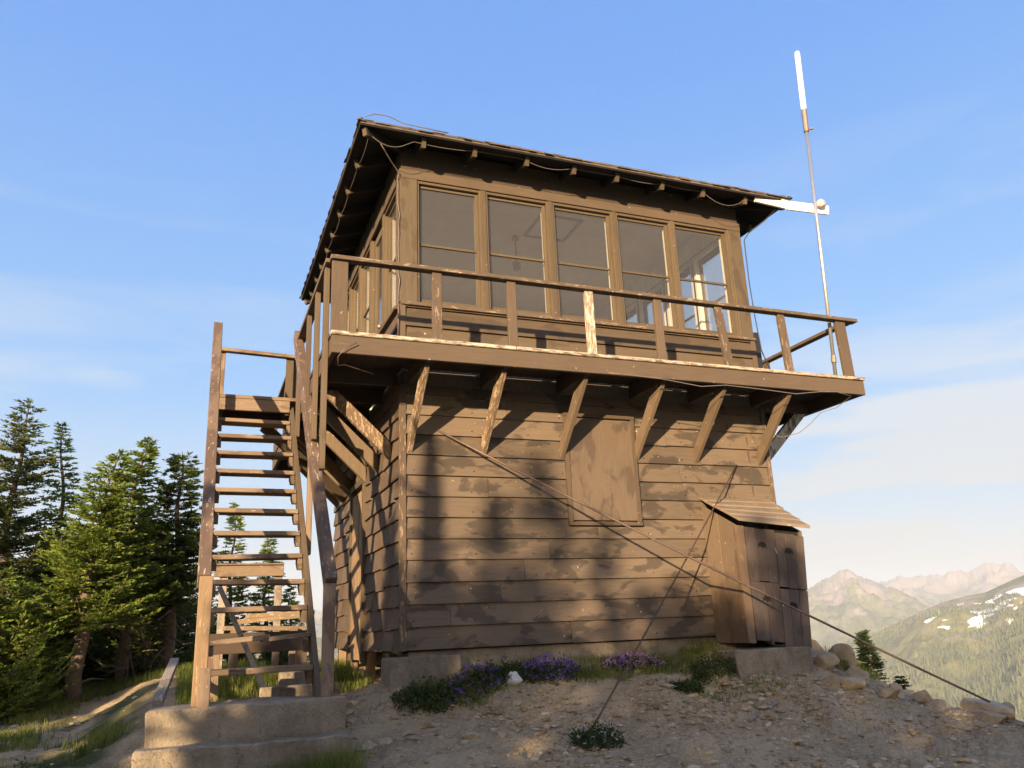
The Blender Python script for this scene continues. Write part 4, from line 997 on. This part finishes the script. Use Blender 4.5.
# dead snag
sn = empty('dead_snag', (*sunpos(.22, 8.5), -1.6), 'bare dead trunk outside the picture on the sunny side', 'tree')
bm = B(); bx_, by_ = sunpos(.22, 8.5); tube(bm, [(bx_+.03*math.sin(i), by_, -1.6+i*.6) for i in range(10)], [.16, .15, .14, .135, .13, .12, .115, .11, .10, .05], 8)
for z, a, l in ((1.2, 0, 1.0), (1.9, 3.1, .9), (2.6, 0.4, .7), (.6, 3.4, 1.1), (3.1, 2.8, .5)):
    dx, dy = .773*math.cos(a), -.634*math.cos(a); tube(bm, [(bx_, by_, z), (bx_+dx*l*.5, by_+dy*l*.5, z+.2), (bx_+dx*l, by_+dy*l, z+.25)], [.04, .03, .012], 6)
obj('trunk', bm, M['bark'], sn, smooth=True)

# ------------------------------------------------------------------ rocks
def rock(name, x, y, r, seed, mat, label, group=None, sq=(1, 1, .6), sink=.35, zb=None, sub=3, cat='rock'):
    rnd = random.Random(seed); bm = B(); bmesh.ops.create_icosphere(bm, subdivisions=sub, radius=1)
    pl = [Vector((rnd.gauss(0, 1), rnd.gauss(0, 1), rnd.gauss(0, .8))).normalized() for _ in range(11)]; dd = [rnd.uniform(.34, .78) for _ in pl]
    for v in bm.verts:
        for n, d in zip(pl, dd):
            k = v.co.dot(n)
            if k > d: v.co -= n*(k-d)
        v.co += mnoise.noise_vector(v.co*2.5+Vector((seed, 0, 0)))*.045+mnoise.noise_vector(v.co*7+Vector((seed, 0, 0)))*.02
    ro = Matrix.Rotation(rnd.uniform(0, 6.28), 3, 'Z')
    z = (hgt(x, y) if zb is None else zb)
    for v in bm.verts: v.co = ro @ Vector((v.co.x*sq[0]*r, v.co.y*sq[1]*r, v.co.z*sq[2]*r))+Vector((x, y, z+r*sq[2]*(1-2*sink)*.9))
    return tag(obj(name, bm, M[mat], None, base=(x, y, z)), label, cat, group)
rock('boulder', 4.62, -.70, .15, 1, 'rock', 'pale angular boulder just right of the shed', sq=(1.2, .9, .9))
rock('boulder', 4.72, -.42, .17, 2, 'rock', 'larger slanting boulder behind the pale one by the shed', sq=(.8, 1, 1.1))
rock('boulder', 4.25, -.98, .13, 3, 'rock', 'flat boulder below the concrete pad of the shed', sq=(1.3, .9, .6))
rock('boulder', 5.36, -1.55, .22, 4, 'rock', 'flat-topped boulder holding the end of the long guy wire', sq=(1.3, .9, .7))
rock('boulder', 5.62, -1.95, .26, 5, 'rock', 'broad boulder at the right edge of the photo on the crest', sq=(1.2, 1, .7))
rock('boulder', 5.15, -1.75, .15, 6, 'rock', 'small boulder left of the wire anchor', sq=(1.2, 1, .6))
rock('boulder', 4.95, -1.35, .13, 7, 'rock', 'low boulder on the crest in front of the tiny fir', sq=(1.3, 1, .6))
for q, (x_, y_, r_) in enumerate(((4.42, -.86, .16), (4.55, -1.12, .14), (4.85, -.95, .12), (4.30, -.62, .14), (5.05, -1.12, .13), (5.30, -2.1, .17), (5.05, -2.5, .13), (4.1, -.92, .10), (5.5, -1.6, .15))):
    rock('crest_rock', x_, y_, r_, 300+q, 'rock', 'pale broken rock in the rubble along the crest right of the shed', 'broken rocks along the crest', sq=(1.2, 1, .75), sink=.3, sub=3)
rock('white_stone', .93, -.42, .11, 8, 'rock_white', 'flat white stone among the purple flowers', sq=(1.3, .8, .7), sink=.2, cat='stone')
rock('rock_outcrop', 5.02, .6, .42, 9, 'rock_dark', 'dark rocky outcrop dropping away behind the right side of the shed', sq=(.75, 1.1, 1.5), zb=-.85, sub=4)
rock('rock_outcrop', 5.45, .2, .35, 19, 'rock_dark', 'low dark crag between the outcrop and the young fir', sq=(1, 1, 1.1), zb=-1.0, sub=4)
random.seed(14)
spots = []
rs = []
for i in range(80):
    if i < 14: x, y, r_ = random.uniform(-.6, .1), random.uniform(-1.1, -.1), random.uniform(.04, .10)
    else: x, y, r_ = random.uniform(.2, 5.2), random.triangular(-3.0, -.65, -.8), .022+.075*random.random()**3
    rs.append(rock('stone', x, y, r_, 100+i, 'rock', 'loose stone lying in the gravel below the cabin' if i >= 14 else 'loose stone in the rubble between the stairs and the cabin corner', 'loose stones below the cabin' if i >= 14 else 'rubble stones by the cabin corner', sq=(1.3, 1, .5), sink=.42, sub=2, cat='stone'))
# scree: thousands of small chips as one mass
def scree():
    rng = random.Random(8); V = []; F = []
    ico = bmesh.new(); bmesh.ops.create_icosphere(ico, subdivisions=1, radius=1); iv = [v.co.copy() for v in ico.verts]; inf = [[v.index for v in f.verts] for f in ico.faces]; ico.free()
    n = 11000; xs = np.array([rng.uniform(-.7, 6.0) for _ in range(n)]); ys = np.array([rng.triangular(-4.0, -.1, -1.0) for _ in range(n)])
    m2 = 500; xs = np.append(xs, [rng.uniform(-4, -2.1) for _ in range(m2)]); ys = np.append(ys, [rng.uniform(-3, 3) for _ in range(m2)])
    dens = fbm(xs*1.1, ys*1.1, 3, 61)
    hz = height(xs, ys)
    for x, y, z, dn in zip(xs, ys, hz, dens):
        if dn < .42 and rng.random() < .75: continue
        r = .006+.032*rng.random()**4
        if dn > .55: r *= 1.35
        sx, sy, sz = rng.uniform(.7, 1.5), rng.uniform(.7, 1.3), rng.uniform(.35, .8); a = rng.uniform(0, 6.28); c, s = math.cos(a), math.sin(a); k = len(V)
        for v in iv:
            p = (v.x*sx*rng.uniform(.7, 1.15)*r, v.y*sy*rng.uniform(.7, 1.15)*r, v.z*sz*rng.uniform(.8, 1.1)*r)
            V.append((x+p[0]*c-p[1]*s, y+p[0]*s+p[1]*c, z+p[2]*.8+r*.05))
        F.extend([[k+i for i in f] for f in inf])
    o = pyobj('scree', V, F, M['chips']); tag(o, 'small stone chips and gravel scattered over the bare ground', 'gravel', kind='stuff')
def chipmat():
    m, nt, b, o = nodes('stone_chips'); g = N(nt, 'ShaderNodeNewGeometry')
    c = ramp(nt, g.outputs['Random Per Island'], [(0, (.20, .145, .08)), (.4, (.31, .235, .14)), (.8, (.39, .305, .19)), (1, (.50, .42, .30))])
    L(nt, c, b.inputs['Base Color']); b.inputs['Roughness'].default_value = .95; return m
M['chips'] = chipmat(); scree()

# ------------------------------------------------------------------ grass and flowers
def grass():
    rng = random.Random(4); V = []; F = []
    def blade(x, y, z, h, w):
        a = rng.uniform(0, 6.28); bend_ = rng.uniform(.2, .8)*h; dx, dy = math.cos(a), math.sin(a); px, py = -dy*w/2, dx*w/2; k = len(V)
        V.extend(((x-px, y-py, z-.01), (x+px, y+py, z-.01), (x+dx*bend_*.35+px*.7, y+dy*bend_*.35+py*.7, z+h*.6), (x+dx*bend_*.35-px*.7, y+dy*bend_*.35-py*.7, z+h*.6), (x+dx*bend_, y+dy*bend_, z+h*.95)))
        F.extend(((k, k+1, k+2, k+3), (k+3, k+2, k+4)))
    areas = [((-3.0, -2.15), (-2.2, 1.5), 2600, .10, .5), ((-5.5, -3.0), (-1.5, 4.5), 6500, .085, .40), ((-2.0, -.85), (-1.9, -1.52), 500, .07, .4), ((-1.45, -.72), (-1.85, -1.53), 900, .30, 0), ((-1.9, -.9), (-.1, 4.5), 2800, .13, .25), ((-.6, -.1), (.8, 3.6), 900, .15, .3),
             ((-4.5, -1.9), (4, 8), 2800, .12, .4), ((.0, 3.3), (-.5, -.06), 1500, .07, .38), ((2.4, 4.0), (-1.0, -.6), 250, .05, .5), ((4.2, 5.0), (-.6, .4), 500, .14, .3), ((-.9, .0), (-2.6, -1.4), 200, .05, .6), ((.0, 1.2), (-.6, -.2), 450, .06, .4)]
    for (x0, x1), (y0, y1), n, h, th in areas:
        n = int(n*1.5)
        xs = np.array([rng.uniform(x0, x1) for _ in range(n)]); ys = np.array([rng.uniform(y0, y1) for _ in range(n)])
        dn = fbm(xs*1.6, ys*1.6, 3, 88); hz = height(xs, ys)
        for x, y, z, d in zip(xs, ys, hz, dn):
            if d < th: continue
            if -3.3+.25*math.sin(y*1.3) < x+.25*y*0 < -2.75+.25*math.sin(y*1.3) and y < 3 and rng.random() < .85: continue
            for _ in range(3): blade(x+rng.uniform(-.03, .03), y+rng.uniform(-.03, .03), z, h*rng.uniform(.5, 1.3), .006)
    o = pyobj('grass', V, F, M['grass']); tag(o, 'short wild grass growing along the path and around the concrete steps', 'grass', kind='stuff')
grass()
def clump(name, x, y, rx, ry, h, n, fl, seed, label, cat='flowers', nf=0, fs=.012):
    rng = random.Random(seed); z0 = hgt(x, y); root = empty(name, (x, y, z0), label, cat); V = []; F = []; V2 = []; F2 = []
    def quad(V, F, p, d, l, w):
        s = d.orthogonal().normalized(); s = (Matrix.Rotation(rng.uniform(0, 6.28), 3, d) @ s)*w; k = len(V); m_ = p+d*l*.5
        V.extend((tuple(p), tuple(m_+s), tuple(p+d*l), tuple(m_-s))); F.append((k, k+1, k+2, k+3))
    for i in range(n):
        r = rng.random()**.5; a = rng.uniform(0, 6.28); px, py = rx*r*math.cos(a), ry*r*math.sin(a)
        lift = h*(1-r*r)*rng.uniform(.05, 1)**1.3*(.55+.9*abs(math.sin(px*23+seed)*math.cos(py*31+px*9))); zz = hgt(x+px, y+py)-z0 if i % 8 == 0 else zz
        quad(V, F, Vector((px, py, zz+lift)), Vector((rng.uniform(-1, 1), rng.uniform(-1, 1), rng.uniform(-.1, 1))).normalized(), rng.uniform(.02, .045), .007)
    for i in range(nf):
        r = rng.random()**.5; a = rng.uniform(0, 6.28); px, py = rx*r*math.cos(a), ry*r*math.sin(a); zz = hgt(x+px, y+py)-z0
        c = Vector((px, py, zz+h*(1-r*r*.7)*rng.uniform(.75, 1.25)+.01))
        for _ in range(7): quad(V2, F2, c+Vector((rng.gauss(0, fs*.4), rng.gauss(0, fs*.4), rng.gauss(0, fs*.5))), Vector((rng.uniform(-1, 1), rng.uniform(-1, 1), rng.uniform(0, 1))).normalized(), fs*1.1, fs*.35)
    pyobj('foliage', V, F, M['herb'], root)
    if nf: pyobj('blossoms', V2, F2, M[fl], root)
clump('flower_clump', .55, -.38, .30, .15, .13, 1500, 'purple', 1, 'clump of deep purple flowers left of the white stone', nf=150, fs=.015)
clump('flower_clump', 1.32, -.32, .34, .15, .13, 1700, 'purple', 2, 'larger clump of purple flowers right of the white stone', nf=190, fs=.015)
clump('flower_clump', 2.25, -.28, .36, .13, .10, 1500, 'lilac', 3, 'clump of pale lilac flowers in the sun, rightmost of the flowers', nf=190, fs=.016)
clump('herb_clump', .12, -.36, .30, .16, .13, 2200, None, 4, 'dark green ground plants below the concrete corner block', 'plant')
clump('herb_clump', .88, -.34, .35, .12, .14, 2200, None, 5, 'dark green leaves behind the white stone', 'plant')
clump('herb_clump', 3.0, -.60, .30, .12, .10, 2200, None, 6, 'low dark green shrub in front of the concrete pad', 'plant')
clump('herb_clump', 2.55, -.72, .17, .10, .06, 900, None, 7, 'small flat green cushion among the pale stones', 'plant')
clump('white_flower_clump', 1.25, -1.38, .22, .20, .10, 1500, 'white_petal', 8, 'green cushion dotted with tiny white flowers at the foot of the guy wire', nf=34, fs=.012)
clump('herb_clump', -2.9, -.2, .25, .2, .12, 1200, None, 9, 'dark leafy clump in the grass left of the path', 'plant')
bm = B(); beam(bm, (2.75, -1.35, hgt(2.75, -1.35)+.02), (3.25, -1.1, hgt(3.25, -1.1)+.02), .03, .015); lone('stick', bm, M['grey_wood'], (3, -1.2, -.7), 'pale flat stick lying on the gravel at lower right', 'stick')
bm = B(); tube(bm, [(-4.4, 1.4, hgt(-4.4, 1.4)+.25), (-3.9, 1.1, hgt(-3.9, 1.1)+.05)], .025); lone('fallen_branch', bm, M['grey_wood'], (-4, 1.2, -.7), 'grey dead branch lying in the grass at the far left', 'branch')

# ------------------------------------------------------------------ sky, sun, haze, camera
w = bpy.data.worlds.new('World'); scene.world = w; w.use_nodes = True; nt = w.node_tree; nt.nodes.clear()
out = N(nt, 'ShaderNodeOutputWorld'); bg = N(nt, 'ShaderNodeBackground'); sky = N(nt, 'ShaderNodeTexSky')
sky.sky_type = 'NISHITA'; sky.sun_disc = False
elev = math.atan2(SZ, math.hypot(SX, 1)); sun_az = math.atan2(-SX, -1)   # compass angle of the sun from +Y towards +X
sky.sun_elevation = elev; sky.sun_rotation = sun_az; sky.altitude = 1800; sky.air_density = 1.0; sky.dust_density = 1.2; sky.ozone_density = 1.5
tc = N(nt, 'ShaderNodeTexCoord'); sp = N(nt, 'ShaderNodeSeparateXYZ'); L(nt, tc.outputs['Generated'], sp.inputs[0])
mp = N(nt, 'ShaderNodeMapping'); mp.inputs['Scale'].default_value = (1.4, 1.4, 8.5); mp.inputs['Rotation'].default_value = (0.10, .06, .3); L(nt, tc.outputs['Generated'], mp.inputs[0])
c1 = noise(nt, mp.outputs[0], 1.7, 7, .55, .5)
cm = ramp(nt, c1, [(.49, 0), (.66, .6)])
lowm = N(nt, 'ShaderNodeMapRange'); lowm.inputs[1].default_value = .55; lowm.inputs[2].default_value = .10; L(nt, sp.outputs[2], lowm.inputs[0])
mm = N(nt, 'ShaderNodeMath', operation='MULTIPLY'); L(nt, cm, mm.inputs[0]); L(nt, lowm.outputs[0], mm.inputs[1])
veil0 = ramp(nt, sp.outputs[2], [(.0, .85), (.12, .38), (.26, .04), (.6, 0)])
rd = N(nt, 'ShaderNodeVectorMath', operation='DOT_PRODUCT'); L(nt, tc.outputs['Generated'], rd.inputs[0]); rd.inputs[1].default_value = (.80, .57, .15)
n2 = noise(nt, mp.outputs[0], 2.6, 5, .5, .3)
bank = N(nt, 'ShaderNodeMath', operation='MULTIPLY'); L(nt, ramp(nt, rd.outputs['Value'], [(.80, 0), (.97, 1)]), bank.inputs[0]); L(nt, ramp(nt, n2, [(.42, .25), (.56, 1)]), bank.inputs[1])
bank2 = N(nt, 'ShaderNodeMath', operation='MULTIPLY'); L(nt, bank.outputs[0], bank2.inputs[0]); L(nt, ramp(nt, sp.outputs[2], [(.0, .9), (.22, .8), (.36, 0)]), bank2.inputs[1])
vm_ = N(nt, 'ShaderNodeMath', operation='MAXIMUM'); L(nt, veil0, vm_.inputs[0]); L(nt, bank2.outputs[0], vm_.inputs[1]); veil = vm_.outputs[0]
mx_ = N(nt, 'ShaderNodeMath', operation='MAXIMUM'); L(nt, mm.outputs[0], mx_.inputs[0]); L(nt, veil, mx_.inputs[1])
ccol = mix(nt, ramp(nt, sp.outputs[2], [(0, 0), (.25, 1)]), (2.55, 2.55, 2.5), (2.8, 2.95, 3.1))
grad = ramp(nt, sp.outputs[2], [(0, (2.15, 2.35, 2.5)), (.10, (1.30, 2.15, 3.1)), (.30, (.74, 1.85, 3.55)), (.60, (.50, 1.42, 3.5)), (1, (.38, 1.10, 3.0))])
base = mix(nt, .85, sky.outputs[0], grad)
dt = N(nt, 'ShaderNodeVectorMath', operation='DOT_PRODUCT'); L(nt, tc.outputs['Generated'], dt.inputs[0]); dt.inputs[1].default_value = (-.622, -.759, .197)
glow = ramp(nt, dt.outputs['Value'], [(.15, 0), (.62, .35), (1, 1)])
gz = ramp(nt, sp.outputs[2], [(0, 1), (.75, .25), (1, 0)])
gm = N(nt, 'ShaderNodeMath', operation='MULTIPLY'); L(nt, glow, gm.inputs[0]); L(nt, gz, gm.inputs[1])
fin0 = mix(nt, mx_.outputs[0], base, ccol)
fin = mix(nt, gm.outputs[0], fin0, (6.8, 4.6, 2.5))
L(nt, fin, bg.inputs[0]); bg.inputs[1].default_value = .085; L(nt, bg.outputs[0], out.inputs[0])
sl = bpy.data.lights.new('sun', 'SUN'); sl.energy = 5.0; sl.angle = R(.8); sl.color = (1, .74, .46)
so = bpy.data.objects.new('sun', sl); COL.objects.link(so); so.rotation_euler = Vector((SX, 1, -SZ)).to_track_quat('-Z', 'Y').to_euler()

HAZE = 1.5e-4
if HAZE:
    bm = B(); box(bm, -9600, 9600, -9600, 9600, -700, 440)
    m = bpy.data.materials.new('haze_air'); m.use_nodes = True; nt = m.node_tree; nt.nodes.clear(); o = N(nt, 'ShaderNodeOutputMaterial'); v = N(nt, 'ShaderNodeVolumePrincipled')
    v.inputs['Color'].default_value = (.84, .91, .97, 1); v.inputs['Density'].default_value = HAZE; v.inputs['Anisotropy'].default_value = .1
    L(nt, v.outputs[0], o.inputs['Volume'])
    hz = obj('haze', bm, m); tag(hz, 'thin evening haze filling the valley air', 'haze', kind='stuff')

cam = bpy.data.cameras.new('camera'); co = bpy.data.objects.new('camera', cam); COL.objects.link(co); scene.camera = co
cam.sensor_width = 36; cam.lens = 808.06/1024*36; cam.clip_end = 30000; cam.clip_start = .05
yaw, pitch, roll = .3774, .2913, -.0413
cy_, sy_, cp_, sp_ = math.cos(yaw), math.sin(yaw), math.cos(pitch), math.sin(pitch)
f = Vector((sy_*cp_, cy_*cp_, sp_)); r_ = Vector((cy_, -sy_, 0)); u_ = r_.cross(f)
c_, s_ = math.cos(roll), math.sin(roll); rr = c_*r_+s_*u_; uu = -s_*r_+c_*u_
mat = Matrix((rr, uu, -f)).transposed().to_4x4(); mat.translation = (CX, CY, CZ); co.matrix_world = mat
scene.view_settings.view_transform = 'Standard'; scene.view_settings.look = 'None'; scene.view_settings.gamma = 1; scene.view_settings.exposure = 1.7
scene.render.engine = 'CYCLES'
scene.cycles.volume_bounces = 1; scene.cycles.max_bounces = 8; scene.cycles.transparent_max_bounces = 16
